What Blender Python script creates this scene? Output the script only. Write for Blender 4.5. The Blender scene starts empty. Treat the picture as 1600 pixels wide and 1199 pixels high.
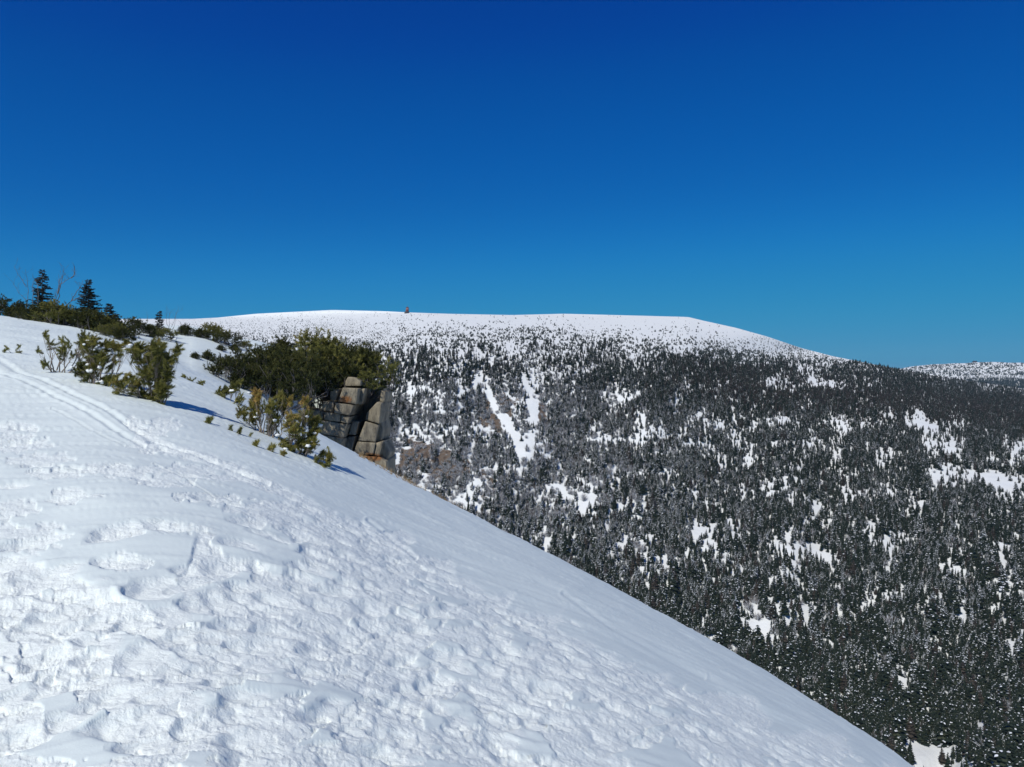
import bpy, math, random
import numpy as np
from mathutils import Vector, Matrix

# ---------------------------------------------------------------- camera, sky, sun
S = bpy.context.scene
COL = S.collection
F = 1150.0                                   # focal length in photo pixels (1600 wide)
cam = bpy.data.cameras.new("camera"); camo = bpy.data.objects.new("camera", cam); COL.objects.link(camo)
cam.sensor_width = 36; cam.lens = 36 * F / 1600; cam.clip_start = 0.05; cam.clip_end = 60000
camo.location = (0, 0, 0); camo.rotation_euler = (math.radians(90), 0, 0)
S.camera = camo

SUN_AZ = math.radians(-29)                   # where the light travels to: measured from +Y towards +X is -SUN_AZ
SUN_EL = math.radians(47)
hx, hy = math.sin(-SUN_AZ), math.cos(SUN_AZ) # horizontal travel direction of the light (right and away)
sun_from = Vector((-hx * math.cos(SUN_EL), -hy * math.cos(SUN_EL), math.sin(SUN_EL)))
W = bpy.data.worlds.new("World"); S.world = W; W.use_nodes = True
nt = W.node_tree; bg = nt.nodes["Background"]
sky = nt.nodes.new("ShaderNodeTexSky"); sky.sky_type = 'NISHITA'; sky.sun_disc = False
sky.sun_elevation = SUN_EL; sky.sun_rotation = math.atan2(sun_from.x, sun_from.y)
sky.altitude = 4000; sky.air_density = 1.0; sky.dust_density = 0.0; sky.ozone_density = 4.0
hsv = nt.nodes.new("ShaderNodeHueSaturation"); hsv.inputs["Saturation"].default_value = 1.3
hsv.inputs["Hue"].default_value = 0.5
SK = 0.085
nt.links.new(sky.outputs[0], hsv.inputs["Color"])
vs = nt.nodes.new("ShaderNodeVectorMath"); vs.operation = 'SCALE'; vs.inputs["Scale"].default_value = SK; nt.links.new(hsv.outputs[0], vs.inputs[0])
cv = nt.nodes.new("ShaderNodeRGBCurve"); cv.mapping.use_clip = True      # deepens the Nishita sky to the polarised mountain blue
def setc(c, pts):
    while len(c.points) < len(pts): c.points.new(0.5, 0.5)
    for p, (a, b) in zip(c.points, pts): p.location = (a, b); p.handle_type = 'AUTO_CLAMPED'
setc(cv.mapping.curves[0], [(0, 0), (.009, .0006), (.019, .0025), (.069, .018), (.314, .068), (.5, .10), (.7, .3), (1, .95)])
setc(cv.mapping.curves[1], [(0, .014), (.065, .047), (.085, .075), (.127, .116), (.254, .225), (.61, .305), (.8, .34), (.93, .6), (1, .95)])
setc(cv.mapping.curves[2], [(0, .03), (.15, .17), (.205, .285), (.258, .345), (.362, .425), (.565, .52), (.80, .52), (.95, .54), (1, .9)])
cv.mapping.update()
nt.links.new(vs.outputs[0], cv.inputs["Color"])
vs2 = nt.nodes.new("ShaderNodeVectorMath"); vs2.operation = 'SCALE'; vs2.inputs["Scale"].default_value = 1 / SK; nt.links.new(cv.outputs[0], vs2.inputs[0])
nt.links.new(vs2.outputs[0], bg.inputs[0])
bg.inputs[1].default_value = SK
sl = bpy.data.lights.new("sun", 'SUN'); sl.energy = 3.65; sl.angle = math.radians(0.53); sl.color = (1.0, 0.965, 0.89)
so = bpy.data.objects.new("sun", sl); COL.objects.link(so)
so.rotation_euler = sun_from.to_track_quat('Z', 'Y').to_euler()
S.view_settings.view_transform = 'Standard'; S.view_settings.look = 'None'
S.view_settings.exposure = 0.0; S.view_settings.gamma = 1.0

rs = np.random.RandomState(7)
random.seed(7)

# ---------------------------------------------------------------- helpers
def tag(o, label=None, cat=None, group=None, kind=None):
    if label: o["label"] = label
    if cat: o["category"] = cat
    if group: o["group"] = group
    if kind: o["kind"] = kind
    return o

def mesh_obj(name, v, f, mats, parent=None, smooth=False, fmat=None, attrs=None):
    """v (n,3) array; f: list of face arrays (each (m,k))."""
    me = bpy.data.meshes.new(name)
    if not isinstance(f, list): f = [f]
    f = [np.asarray(a, dtype=np.int64) for a in f if len(a)]
    v = np.asarray(v, dtype=np.float64)
    me.vertices.add(len(v)); me.vertices.foreach_set("co", v.ravel())
    nl = sum(a.size for a in f); nf = sum(len(a) for a in f)
    me.loops.add(nl); me.polygons.add(nf)
    me.loops.foreach_set("vertex_index", np.concatenate([a.ravel() for a in f]))
    tot = np.concatenate([np.full(len(a), a.shape[1]) for a in f])
    st = np.concatenate([[0], np.cumsum(tot)[:-1]])
    me.polygons.foreach_set("loop_start", st); me.polygons.foreach_set("loop_total", tot)
    for m in (mats if isinstance(mats, (list, tuple)) else [mats]): me.materials.append(m)
    if fmat is not None: me.polygons.foreach_set("material_index", np.asarray(fmat, dtype=np.int32))
    if smooth: me.polygons.foreach_set("use_smooth", np.ones(nf, dtype=bool))
    me.update(calc_edges=True)
    if attrs:
        for k, a in attrs.items():
            at = me.attributes.new(k, 'FLOAT', 'POINT'); at.data.foreach_set("value", np.asarray(a, dtype=np.float32))
    o = bpy.data.objects.new(name, me); COL.objects.link(o)
    if parent: o.parent = parent
    return o

def empty(name, loc):
    o = bpy.data.objects.new(name, None); COL.objects.link(o); o.location = loc
    o.empty_display_size = 0.2
    return o

def hash2(ix, iy, seed):
    ix = ix.astype(np.int64); iy = iy.astype(np.int64)
    h = (ix * 374761393 + iy * 668265263 + seed * 1274126177) & 0xffffffff
    h = ((h ^ (h >> 13)) * 1274126177) & 0xffffffff
    h = ((h ^ (h >> 16)) * 2246822519) & 0xffffffff
    return ((h ^ (h >> 15)) & 0xffffff) / float(0x1000000)

def perlin(x, y, seed=0):
    x = np.asarray(x, dtype=np.float64); y = np.asarray(y, dtype=np.float64)
    x0 = np.floor(x); y0 = np.floor(y); fx = x - x0; fy = y - y0
    u = fx * fx * fx * (fx * (fx * 6 - 15) + 10); v = fy * fy * fy * (fy * (fy * 6 - 15) + 10)
    def g(dx, dy):
        a = hash2(x0 + dx, y0 + dy, seed) * 2 * np.pi
        return np.cos(a) * (fx - dx) + np.sin(a) * (fy - dy)
    a = g(0, 0) * (1 - u) + g(1, 0) * u; b = g(0, 1) * (1 - u) + g(1, 1) * u
    return (a * (1 - v) + b * v) * 1.5

def fbm(x, y, octs=4, seed=0, gain=0.5):
    r = 0; a = 1; s = 1
    for i in range(octs):
        r = r + a * perlin(x * s, y * s, seed + i); a *= gain; s *= 2.03
    return r

def worley(x, y, seed=0):
    """returns F1, F2, id rand, dx, dy to the nearest feature point"""
    ix = np.floor(x); iy = np.floor(y)
    f1 = np.full(x.shape, 9.0); f2 = np.full(x.shape, 9.0); r = np.zeros(x.shape); ddx = np.zeros(x.shape); ddy = np.zeros(x.shape)
    for i in (-1, 0, 1):
        for j in (-1, 0, 1):
            cx = ix + i; cy = iy + j
            px = cx + hash2(cx, cy, seed); py = cy + hash2(cx, cy, seed + 5)
            d = np.hypot(x - px, y - py)
            n = d < f1
            f2 = np.where(n, f1, np.minimum(f2, d)); f1 = np.where(n, d, f1)
            r = np.where(n, hash2(cx, cy, seed + 9), r)
            ddx = np.where(n, x - px, ddx); ddy = np.where(n, y - py, ddy)
    return f1, f2, r, ddx, ddy

def sstep(a, b, x):
    t = np.clip((x - a) / (b - a), 0, 1); return t * t * (3 - 2 * t)

# ---------------------------------------------------------------- materials
def mat(name, rough=0.9, spec=0.2):
    m = bpy.data.materials.new(name); m.use_nodes = True
    b = m.node_tree.nodes["Principled BSDF"]; b.inputs["Roughness"].default_value = rough
    b.inputs["Specular IOR Level"].default_value = spec
    return m, m.node_tree, b

def noise_node(t, scale, detail=4, rough=0.5, coord=None):
    n = t.nodes.new("ShaderNodeTexNoise"); n.inputs["Scale"].default_value = scale
    n.inputs["Detail"].default_value = detail; n.inputs["Roughness"].default_value = rough
    if coord is not None: t.links.new(coord, n.inputs["Vector"])
    return n

def ramp(t, src, stops):
    r = t.nodes.new("ShaderNodeValToRGB"); t.links.new(src, r.inputs[0])
    e = r.color_ramp.elements
    while len(e) < len(stops): e.new(0.5)
    for el, (p, c) in zip(e, stops): el.position = p; el.color = (*c, 1)
    return r

def coords(t):
    return t.nodes.new("ShaderNodeTexCoord").outputs["Object"]

def near_snow_mat():
    m, t, b = mat("snow_near", 0.62, 0.25)
    c = coords(t)
    n = noise_node(t, 3.0, 5, 0.6, c)
    r = ramp(t, n.outputs[0], [(0.3, (0.72, 0.80, 0.775)), (0.7, (0.77, 0.845, 0.81))])
    at = t.nodes.new("ShaderNodeAttribute"); at.attribute_name = "churn"
    cm = t.nodes.new("ShaderNodeMix"); cm.data_type = 'RGBA'; t.links.new(at.outputs["Fac"], cm.inputs[0])   # icy wind crust / broken fresh snow
    t.links.new(r.outputs[0], cm.inputs[6]); cm.inputs[7].default_value = (.885, .945, .90, 1); t.links.new(cm.outputs[2], b.inputs["Base Color"])
    def mth(op, a_, b_=None):
        n_ = t.nodes.new("ShaderNodeMath"); n_.operation = op
        for i_, q_ in enumerate((a_, b_)):
            if q_ is None: continue
            if isinstance(q_, (int, float)): n_.inputs[i_].default_value = q_
            else: t.links.new(q_, n_.inputs[i_])
        return n_.outputs[0]
    wn = noise_node(t, 7, 4, 0.6, c)
    wv = t.nodes.new("ShaderNodeVectorMath"); wv.operation = 'MULTIPLY_ADD'; t.links.new(wn.outputs["Color"], wv.inputs[0]); wv.inputs[1].default_value = (.12, .12, .12); t.links.new(c, wv.inputs[2])
    mpn = t.nodes.new("ShaderNodeMapping"); mpn.inputs["Rotation"].default_value = (0, 0, -0.57); mpn.inputs["Scale"].default_value = (.6, 1.3, 1); t.links.new(wv.outputs[0], mpn.inputs[0])
    def vor(scale, feat):
        v_ = t.nodes.new("ShaderNodeTexVoronoi"); v_.feature = feat; v_.inputs["Scale"].default_value = scale; t.links.new(mpn.outputs[0], v_.inputs["Vector"]); v_.inputs['Randomness'].default_value = 1; return v_
    h = None
    for sc_, amp in ((6.5, .0085), (15, .0048), (36, .0020)):                 # broken crust: plates of random height with dished tops
        v_ = vor(sc_, 'F1'); sp_ = t.nodes.new("ShaderNodeSeparateColor"); t.links.new(v_.outputs["Color"], sp_.inputs[0])
        k_ = mth('MULTIPLY', mth('SUBTRACT', sp_.outputs[0], mth('MULTIPLY', v_.outputs["Distance"], 0.9)), amp)
        h = k_ if h is None else mth('ADD', h, k_)
    n1 = noise_node(t, 22, 7, 0.7, c); n2 = noise_node(t, 160, 3, 0.6, c)
    rg = mth('MULTIPLY', mth('ABSOLUTE', mth('SUBTRACT', n1.outputs[0], 0.5)), -0.011)
    h = mth('MULTIPLY', mth('ADD', h, rg), at.outputs["Fac"])
    h = mth('ADD', h, mth('MULTIPLY', n1.outputs[0], 0.002)); h = mth('ADD', h, mth('MULTIPLY', n2.outputs[0], 0.0006))
    b1 = t.nodes.new("ShaderNodeBump"); b1.inputs["Distance"].default_value = 1.0; b1.inputs["Strength"].default_value = 1.0
    t.links.new(h, b1.inputs["Height"]); t.links.new(b1.outputs[0], b.inputs["Normal"])
    return m

def far_snow_mat(rock=True):
    m, t, b = mat("snow_far", 0.8, 0.1)
    c = coords(t)
    snow = (0.75, 0.775, 0.765)
    if rock:
        at = t.nodes.new("ShaderNodeAttribute"); at.attribute_name = "rock"
        n = noise_node(t, 0.09, 8, 0.72, c); n2 = noise_node(t, 0.22, 8, 0.75, c)
        cr = ramp(t, n2.outputs[0], [(0.35, (0.045, 0.035, 0.03)), (0.5, (0.15, 0.11, 0.08)), (0.6, (0.10, 0.095, 0.085)), (0.66, (0.45, 0.45, 0.45))])
        ma = t.nodes.new("ShaderNodeMath"); ma.operation = 'ADD'; t.links.new(n.outputs[0], ma.inputs[0]); t.links.new(at.outputs["Fac"], ma.inputs[1])
        fr = ramp(t, ma.outputs[0], [(0.0, (0, 0, 0)), (0.88, (0, 0, 0)), (0.96, (1, 1, 1))])
        mx = t.nodes.new("ShaderNodeMix"); mx.data_type = 'RGBA'
        t.links.new(fr.outputs[0], mx.inputs[0]); mx.inputs[6].default_value = (*snow, 1); t.links.new(cr.outputs[0], mx.inputs[7])
        t.links.new(mx.outputs[2], b.inputs["Base Color"])
    else:
        b.inputs["Base Color"].default_value = (*snow, 1)
    n3 = noise_node(t, 0.05, 8, 0.6, c)
    bp = t.nodes.new("ShaderNodeBump"); bp.inputs["Distance"].default_value = 4.0; bp.inputs["Strength"].default_value = 0.5
    t.links.new(n3.outputs[0], bp.inputs["Height"]); t.links.new(bp.outputs[0], b.inputs["Normal"])
    return m

def tint_mat(name, stops, rough=0.75, spec=0.15, transl=0.0):
    m, t, b = mat(name, rough, spec)
    at = t.nodes.new("ShaderNodeAttribute"); at.attribute_name = "tint"
    r = ramp(t, at.outputs["Fac"], stops); t.links.new(r.outputs[0], b.inputs["Base Color"])
    return m

def flat_mat(name, c1, c2, scale, rough=0.85, bump=0.0):
    m, t, b = mat(name, rough, 0.2)
    c = coords(t); n = noise_node(t, scale, 5, 0.6, c)
    r = ramp(t, n.outputs[0], [(0.35, c1), (0.65, c2)]); t.links.new(r.outputs[0], b.inputs["Base Color"])
    if bump:
        bp = t.nodes.new("ShaderNodeBump"); bp.inputs["Distance"].default_value = bump
        t.links.new(n.outputs[0], bp.inputs["Height"]); t.links.new(bp.outputs[0], b.inputs["Normal"])
    return m

M_SNOW = near_snow_mat()
M_FAR = far_snow_mat(True)
M_FAR2 = far_snow_mat(False)
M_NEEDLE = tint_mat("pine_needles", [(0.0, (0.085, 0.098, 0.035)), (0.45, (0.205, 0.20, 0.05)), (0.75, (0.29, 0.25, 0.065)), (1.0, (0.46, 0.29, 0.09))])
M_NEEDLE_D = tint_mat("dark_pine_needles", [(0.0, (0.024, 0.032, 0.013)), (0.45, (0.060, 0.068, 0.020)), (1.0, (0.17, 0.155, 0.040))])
M_SPR = tint_mat("spruce_needles", [(0.0, (0.020, 0.030, 0.026)), (0.5, (0.038, 0.050, 0.040)), (1.0, (0.12, 0.085, 0.065))])
M_BARK = flat_mat("pine_bark", (0.20, 0.165, 0.13), (0.34, 0.29, 0.24), 30)
M_DEAD = flat_mat("bare_wood", (0.11, 0.10, 0.095), (0.19, 0.175, 0.165), 12)
M_FSPR = tint_mat("forest_needles", [(0.0, (0.012, 0.020, 0.015)), (0.5, (0.025, 0.036, 0.026)), (1.0, (0.052, 0.060, 0.036))])
M_FSPR2 = tint_mat("forest_needles_brown", [(0.0, (0.030, 0.030, 0.028)), (0.5, (0.055, 0.048, 0.040)), (1.0, (0.085, 0.070, 0.055))])
M_FSNOW = flat_mat("branch_snow", (0.62, 0.66, 0.70), (0.78, 0.81, 0.85), 3)
M_SHRUB = flat_mat("bare_shrub_twigs", (0.10, 0.085, 0.075), (0.20, 0.17, 0.15), 4)

# ---------------------------------------------------------------- near terrain: snow slope and crag shoulder
def smooth_curve(pxs, vals, sig=45.0):
    g = np.arange(-1600, 3200, 5.0)
    v = np.interp(g, pxs, vals)
    # linear extrapolation on both ends
    l = (vals[1] - vals[0]) / (pxs[1] - pxs[0]); r = (vals[-1] - vals[-2]) / (pxs[-1] - pxs[-2])
    v = np.where(g < pxs[0], vals[0] + l * (g - pxs[0]), v); v = np.where(g > pxs[-1], vals[-1] + r * (g - pxs[-1]), v)
    k = np.exp(-0.5 * (np.arange(-30, 31) * 5.0 / sig) ** 2); k /= k.sum()
    vp = np.pad(v, 30, mode='edge'); v = np.convolve(vp, k, 'valid')
    return lambda p: np.interp(p, g, v)

EDGE = [(-300, 470), (0, 496), (60, 507), (130, 517), (200, 533), (280, 567), (355, 605), (430, 645), (505, 685), (587, 729), (697, 786), (806, 840), (894, 885),
        (1025, 956), (1200, 1055), (1337, 1139), (1425, 1199), (1600, 1320), (1800, 1460)]
YS = [(-300, 46), (0, 40), (130, 36), (200, 33), (280, 27), (400, 23), (505, 21), (700, 19.5), (1000, 17.5), (1425, 15.5), (1800, 14)]
c_es = smooth_curve([p for p, _ in EDGE], [(600 - y) / F for _, y in EDGE], 25)
c_ys = smooth_curve([p for p, _ in YS], [y for _, y in YS], 60)
def z_near(px, y):
    ys = c_ys(px); es = c_es(px)
    m = es + 3.3 / ys; k = 1.65 / ys ** 2
    z = -1.65 + m * y - k * y * y
    return z

SH = {-400: [(28, 520), (42, 512), (58, 510), (76, 512), (90, 515)],
      0: [(28, 560), (34, 530), (42, 506), (58, 506), (76, 510), (90, 515)],
      100: [(28, 565), (34, 535), (42, 514), (50, 510), (66, 508), (90, 514)],
      200: [(28, 580), (34, 548), (42, 526), (50, 515), (58, 509), (66, 505), (76, 505), (90, 512)],
      300: [(28, 620), (34, 585), (42, 555), (50, 535), (58, 520), (66, 512), (76, 510), (90, 515)],
      400: [(28, 680), (34, 640), (42, 600), (50, 565), (58, 545), (66, 536), (76, 533), (90, 540)],
      470: [(28, 760), (34, 720), (42, 660), (48, 628), (54, 595), (60, 570), (66, 560), (76, 556), (90, 570)],
      510: [(34, 800), (42, 780), (53, 740), (54.5, 596), (58, 580), (66, 570), (90, 590)],
      560: [(42, 850), (53.5, 800), (55, 600), (58, 590), (66, 582), (90, 600)],
      596: [(42, 880), (53.5, 840), (55, 600), (58, 592), (66, 600), (90, 660)],
      606: [(42, 950), (53, 900), (66, 900), (90, 900)],
      3000: [(42, 3000), (90, 3000)]}
SHP = sorted(SH)
def z_shoulder(px, y):
    px, y = np.broadcast_arrays(np.asarray(px, float), np.asarray(y, float))
    tabs = []
    for p in SHP:
        a = SH[p]; ee = np.interp(np.log(y), np.log([q[0] for q in a]), [(600 - q[1]) / F for q in a])
        ee = np.where(y < a[0][0], ee - (a[0][0] - y) * 0.01, ee)
        tabs.append(ee)
    e = np.array(tabs[0])
    for i in range(len(SHP) - 1):
        w = np.clip((px - SHP[i]) / (SHP[i + 1] - SHP[i]), 0, 1)
        if i < 6: w = w * w * (3 - 2 * w) * 0.5 + w * 0.5
        e = np.where(px >= SHP[i], tabs[i] * (1 - w) + tabs[i + 1] * w, e)
    return e * y
def z_ground(px, y):
    a = z_near(px, y); b = z_shoulder(px, y)
    w = 0.25
    return np.where(y > 15, np.maximum(a, b) + w * np.exp(-np.abs(a - b) / w) * 0.5, a)

def ground_pt(px, py, ymin=1.5, ymax=35):
    e = (600 - py) / F; ys = np.geomspace(ymin, ymax, 1500)
    d = z_ground(np.full(1500, float(px)), ys) / ys - e
    i = np.argmax(d >= 0)
    if d[i] < 0: i = int(np.argmax(d))
    y = ys[i]; return Vector(((px - 800) / F * y, y, float(z_ground(px, y))))
def at_depth(px, y):
    return Vector(((px - 800) / F * y, y, float(z_ground(np.float64(px), np.float64(y)))))
def P(px, py, y):
    return Vector(((px - 800) / F * y, y, (600 - py) / F * y))

def build_snow():
    t = np.concatenate([np.linspace(-1.25, -0.76, 60, endpoint=False), np.linspace(-0.76, 0.76, 1150, endpoint=False), np.linspace(0.76, 1.25, 60)])
    ys = [0.35, 0.5, 0.7, 0.9, 1.05, 1.2]
    while ys[-1] < 96: y = ys[-1]; ys.append(y + min(0.0065 * y, y * y * 0.00125))
    ys = np.array(ys); nc, nr = len(t), len(ys)
    Tg, Yg = np.meshgrid(t, ys)
    px = 800 + Tg * F; x = Tg * Yg; y = Yg
    z = z_ground(px, y)
    py = 600 - F * z / y
    # --- wind-worked surface
    wx = x * 0.84 + y * 0.54; wy = -x * 0.54 + y * 0.84
    fade = np.exp(-np.maximum(y - 30, 0) / 25)
    H = 0.06 * fbm(x / 3.2, y / 3.2, 2, 11) * sstep(1.0, 5, y)
    H += 0.014 * fbm(wx / 1.5, wy / 0.38, 4, 21, 0.5) + 0.25 * perlin(x / 9, y / 9, 5) * sstep(10, 30, y)
    H += 0.0022 * fbm(wx / 0.35, wy / 0.08, 3, 31)
    # --- churned zone (trodden by many feet)
    wob = 38 * fbm(px / 130, py / 75, 3, 41)
    lo = np.interp(px, [0, 120, 240, 330, 460, 600, 760, 900, 1100, 1300, 1450], [880, 905, 960, 830, 800, 830, 905, 985, 1080, 1160, 1215])
    churn = sstep(-4, 8, py - lo + wob)
    # islands of untouched crust inside it
    isl = fbm(px / 150 + 3.7, py / 62, 3, 47)
    churn *= 1 - sstep(0.20, 0.27, isl + 0.15 * fbm(px / 30, py / 14, 3, 48)) * 0.97
    # scattered trodden patches on the upper left
    for (cx, cy, rx, ry) in [(25, 690, 55, 16), (60, 720, 60, 12), (20, 665, 40, 6), (105, 785, 28, 13), (60, 845, 45, 24), (190, 738, 70, 14), (250, 755, 55, 16), (20, 800, 40, 14),
                             (230, 690, 30, 14), (290, 735, 60, 14), (195, 840, 36, 10), (195, 885, 40, 14), (270, 838, 40, 9), (330, 790, 60, 12), (10, 835, 25, 14),
                             (90, 745, 45, 9), (250, 665, 30, 12), (370, 805, 30, 12), (350, 745, 40, 8)]:
        d = ((px - cx) / rx) ** 2 + ((py - cy) / ry) ** 2 + 0.9 * fbm(px / 22, py / 10, 2, 59)
        churn = np.maximum(churn, 0.8 * (1 - sstep(0.7, 1.0, d)))
    # trodden trail: ski track turning into a footpath along the slope
    trail = [(205, 660), (250, 690), (330, 715), (420, 760), (520, 815), (600, 850), (700, 905), (800, 965), (900, 1015), (1050, 1090), (1200, 1155), (1400, 1240)]
    tp = np.array(trail, float)
    def dist_path(tp, scx=1.0, scy=1.0):
        best = np.full(px.shape, 1e9)
        for a, b in zip(tp[:-1], tp[1:]):
            d = b - a; L = d @ d
            u = np.clip(((px - a[0]) * d[0] + (py - a[1]) * d[1]) / L, 0, 1)
            best = np.minimum(best, np.hypot((px - a[0] - u * d[0]) * scx, (py - a[1] - u * d[1]) * scy))
        return best
    dt = dist_path(tp)
    wid = np.interp(px, [205, 420, 700, 1200], [9, 14, 20, 22])
    churn = np.maximum(churn, 0.85 * (1 - sstep(0.6, 1.05, dt / wid + 0.35 * fbm(px / 30, py / 18, 2, 63))))
    inner = (y > 1.0) & (y < 30)
    # trodden snow: shallow scoops with creased rims at several sizes, the scoops tilted towards level
    ww = 0.07 * fbm(x / 0.35, y / 0.35, 3, 71); wv = 0.07 * fbm(x / 0.35 + 9, y / 0.35, 3, 72)
    def scoop(sx, sy, seed, deep, flip, ed=0.3):
        f1, f2, r, dx, dy = worley((wx + flip * ww) / sx, (wy + wv) / sy, seed)
        e = sstep(0.0, ed, f2 - f1)                     # 0 on the rims, 1 inside
        return e * deep * (0.4 + r) * (-0.45 + 1.25 * dx - 0.3 * dy)
    zn1 = sstep(-0.3, 0.3, fbm(x / 1.1, y / 1.1, 2, 95)); zn2 = sstep(-0.35, 0.25, fbm(x / 0.9, y / 0.9, 2, 97))
    c = zn1 * scoop(0.50, 0.24, 80, 0.028, 1, 0.5) + (0.4 + 0.6 * zn2) * scoop(0.22, 0.11, 90, 0.022, -1, .22) + (0.3 + 0.7 * zn2) * scoop(0.10, 0.055, 93, 0.014, 1, .2) + 0.8 * scoop(0.05, 0.03, 99, 0.008, -1, .2)
    c += -0.016 * np.abs(fbm(wx / 0.6, wy / 0.25, 5, 101, .6)) - 0.002 + 0.006 * fbm(wx / 1.0, wy / 0.5, 3, 111) + 0.0012 * fbm(x / 0.05, y / 0.05, 2, 121)
    H += 0.44 * churn * c + 0.03 * fbm(x / 1.1, y / 1.6, 2, 141) * sstep(8, 16, y)
    # --- footprints
    PT = np.zeros(px.shape)
    def pit(cx, cy, ang, L, Wd, dep, rim):
        rr = max(L, Wd) * 2.2
        r0 = np.searchsorted(ys, cy - rr); r1 = np.searchsorted(ys, cy + rr)
        if r1 - r0 < 2: return
        sx = x[r0:r1]; sy = y[r0:r1]
        mk = np.abs(sx - cx) < rr
        if not mk.any(): return
        ax, ay = sx[mk] - cx, sy[mk] - cy
        u = (ax * math.cos(ang) + ay * math.sin(ang)) / L; v = (-ax * math.sin(ang) + ay * math.cos(ang)) / Wd
        u = u + 0.12 * np.sin(v * 3 + cx * 9); d = np.sqrt(u * u + v * v) + 0.10 * perlin(sx[mk] / 0.09, sy[mk] / 0.09, 5)
        h = (-dep + 0.16 * (0.9 * ax + 0.35 * ay)) * (1 - sstep(0.45, 1.0, d)) + rim * np.exp(-((d - 1.15) / 0.22) ** 2) * (0.6 + 0.6 * np.sin(np.arctan2(v, u) * 2 + cy * 7))
        sub = PT[r0:r1]; o_ = sub[mk]; sub[mk] = np.where(h < 0, np.minimum(o_, h), np.where(o_ < 0, o_, np.maximum(o_, h)))
    rr = random.Random(5)
    def fp(px_, py_, n=1, spx=0, spy=0, big=1.0):
        for _ in range(n):
            g = ground_pt(px_ + rr.gauss(0, spx), py_ + rr.gauss(0, spy))
            pit(g.x, g.y, rr.uniform(0.2, 1.1), 0.17 * big * rr.uniform(0.8, 1.2), 0.085 * big * rr.uniform(0.8, 1.4), rr.uniform(0.008, 0.026), rr.uniform(0.001, 0.004))
    for (cx, cy, b) in [(40, 690, 1.2), (75, 730, 1), (130, 735, 1), (110, 785, 1.3), (60, 850, 1.3), (195, 840, 1.6), (195, 885, 1.5), (275, 835, 1.4), (250, 925, 1.5),
                        (290, 965, 1.8), (365, 890, 1.5), (410, 835, 1.5), (480, 850, 1.4), (235, 660, .8), (190, 725, 1), (230, 755, 1), (300, 745, 1), (330, 790, 1.2), (370, 800, 1.1),
                        (20, 880, 1.5), (90, 900, 1.6), (130, 960, 1.5), (60, 1010, 1.5), (500, 905, 1.4), (560, 880, 1.1), (640, 845, 1), (693, 885, 1.1), (580, 820, 1),
                        (420, 1010, 1.5), (350, 1050, 1.6), (600, 990, 1.3), (770, 930, 1), (900, 975, 1), (30, 765, 1.2), (0, 665, 1.1), (40, 666, 1)]:
        fp(cx, cy, 1, 3, 2, b)
    for i in range(300):
        a = rr.uniform(0, 1)
        qx = rr.uniform(-60, 1350); l = float(np.interp(qx, [0, 120, 240, 330, 460, 600, 760, 900, 1100, 1300], [900, 915, 960, 850, 830, 850, 925, 1000, 1095, 1180]))
        qy = l + (1 - math.sqrt(1 - a)) * (1230 - l)
        if qy < 1235: fp(qx, qy, 1, 0, 0, rr.uniform(0.7, 1.15))
    for i in range(46):                                     # prints along the trail
        u = i / 45; q = u * (len(trail) - 1); j = min(int(q), len(trail) - 2); f = q - j
        fp(trail[j][0] * (1 - f) + trail[j + 1][0] * f, trail[j][1] * (1 - f) + trail[j + 1][1] * f, 1, 6, 3, 0.8)
    H += PT; churn = np.maximum(churn, sstep(0.004, 0.012, np.abs(PT)))
    # --- ski tracks: two parallel grooves with pushed-up edges, and a thin single scratch
    for path, g_, dep in (([(-40, 545), (20, 573), (90, 607), (160, 640), (235, 680), (300, 703), (420, 755)], 2.4, 0.015), ([(-40, 560), (10, 583), (80, 618), (150, 652), (225, 690)], 2.4, 0.013),
                          ([(80, 640), (135, 664), (195, 690)], 1.0, 0.008), ([(240, 722), (290, 750), (335, 785)], 1.0, 0.010), ([(880, 930), (960, 985), (1010, 1010), (1100, 1055)], 2.5, 0.010),
                          ([(575, 810), (625, 850), (650, 868)], 2.5, 0.012)):
        d = dist_path(np.array(path, float), 1, 1.0) / g_
        H += -dep * np.exp(-d * d) + dep * 0.6 * np.exp(-((d - 2.0) / 0.9) ** 2)
    # faint long wind-scoops on the smooth right flank
    H += 0.012 * np.maximum(0, fbm(wx / 0.9 + 4, wy / 0.16, 3, 131) - 0.25) * (1 - churn) * 2
    z = z + H * np.where(y < 1.2, 0.3, 1.0) * np.where(y > 30, np.maximum(fade, 0.2), 1)
    v = np.stack([x, y, z], -1).reshape(-1, 3)
    idx = np.arange(nr * nc).reshape(nr, nc)
    q = np.stack([idx[:-1, :-1], idx[:-1, 1:], idx[1:, 1:], idx[1:, :-1]], -1).reshape(-1, 4)
    o = mesh_obj("snow_slope", v, q, M_SNOW, smooth=True, attrs={"churn": churn.ravel()})
    tag(o, kind='structure')
build_snow()

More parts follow.
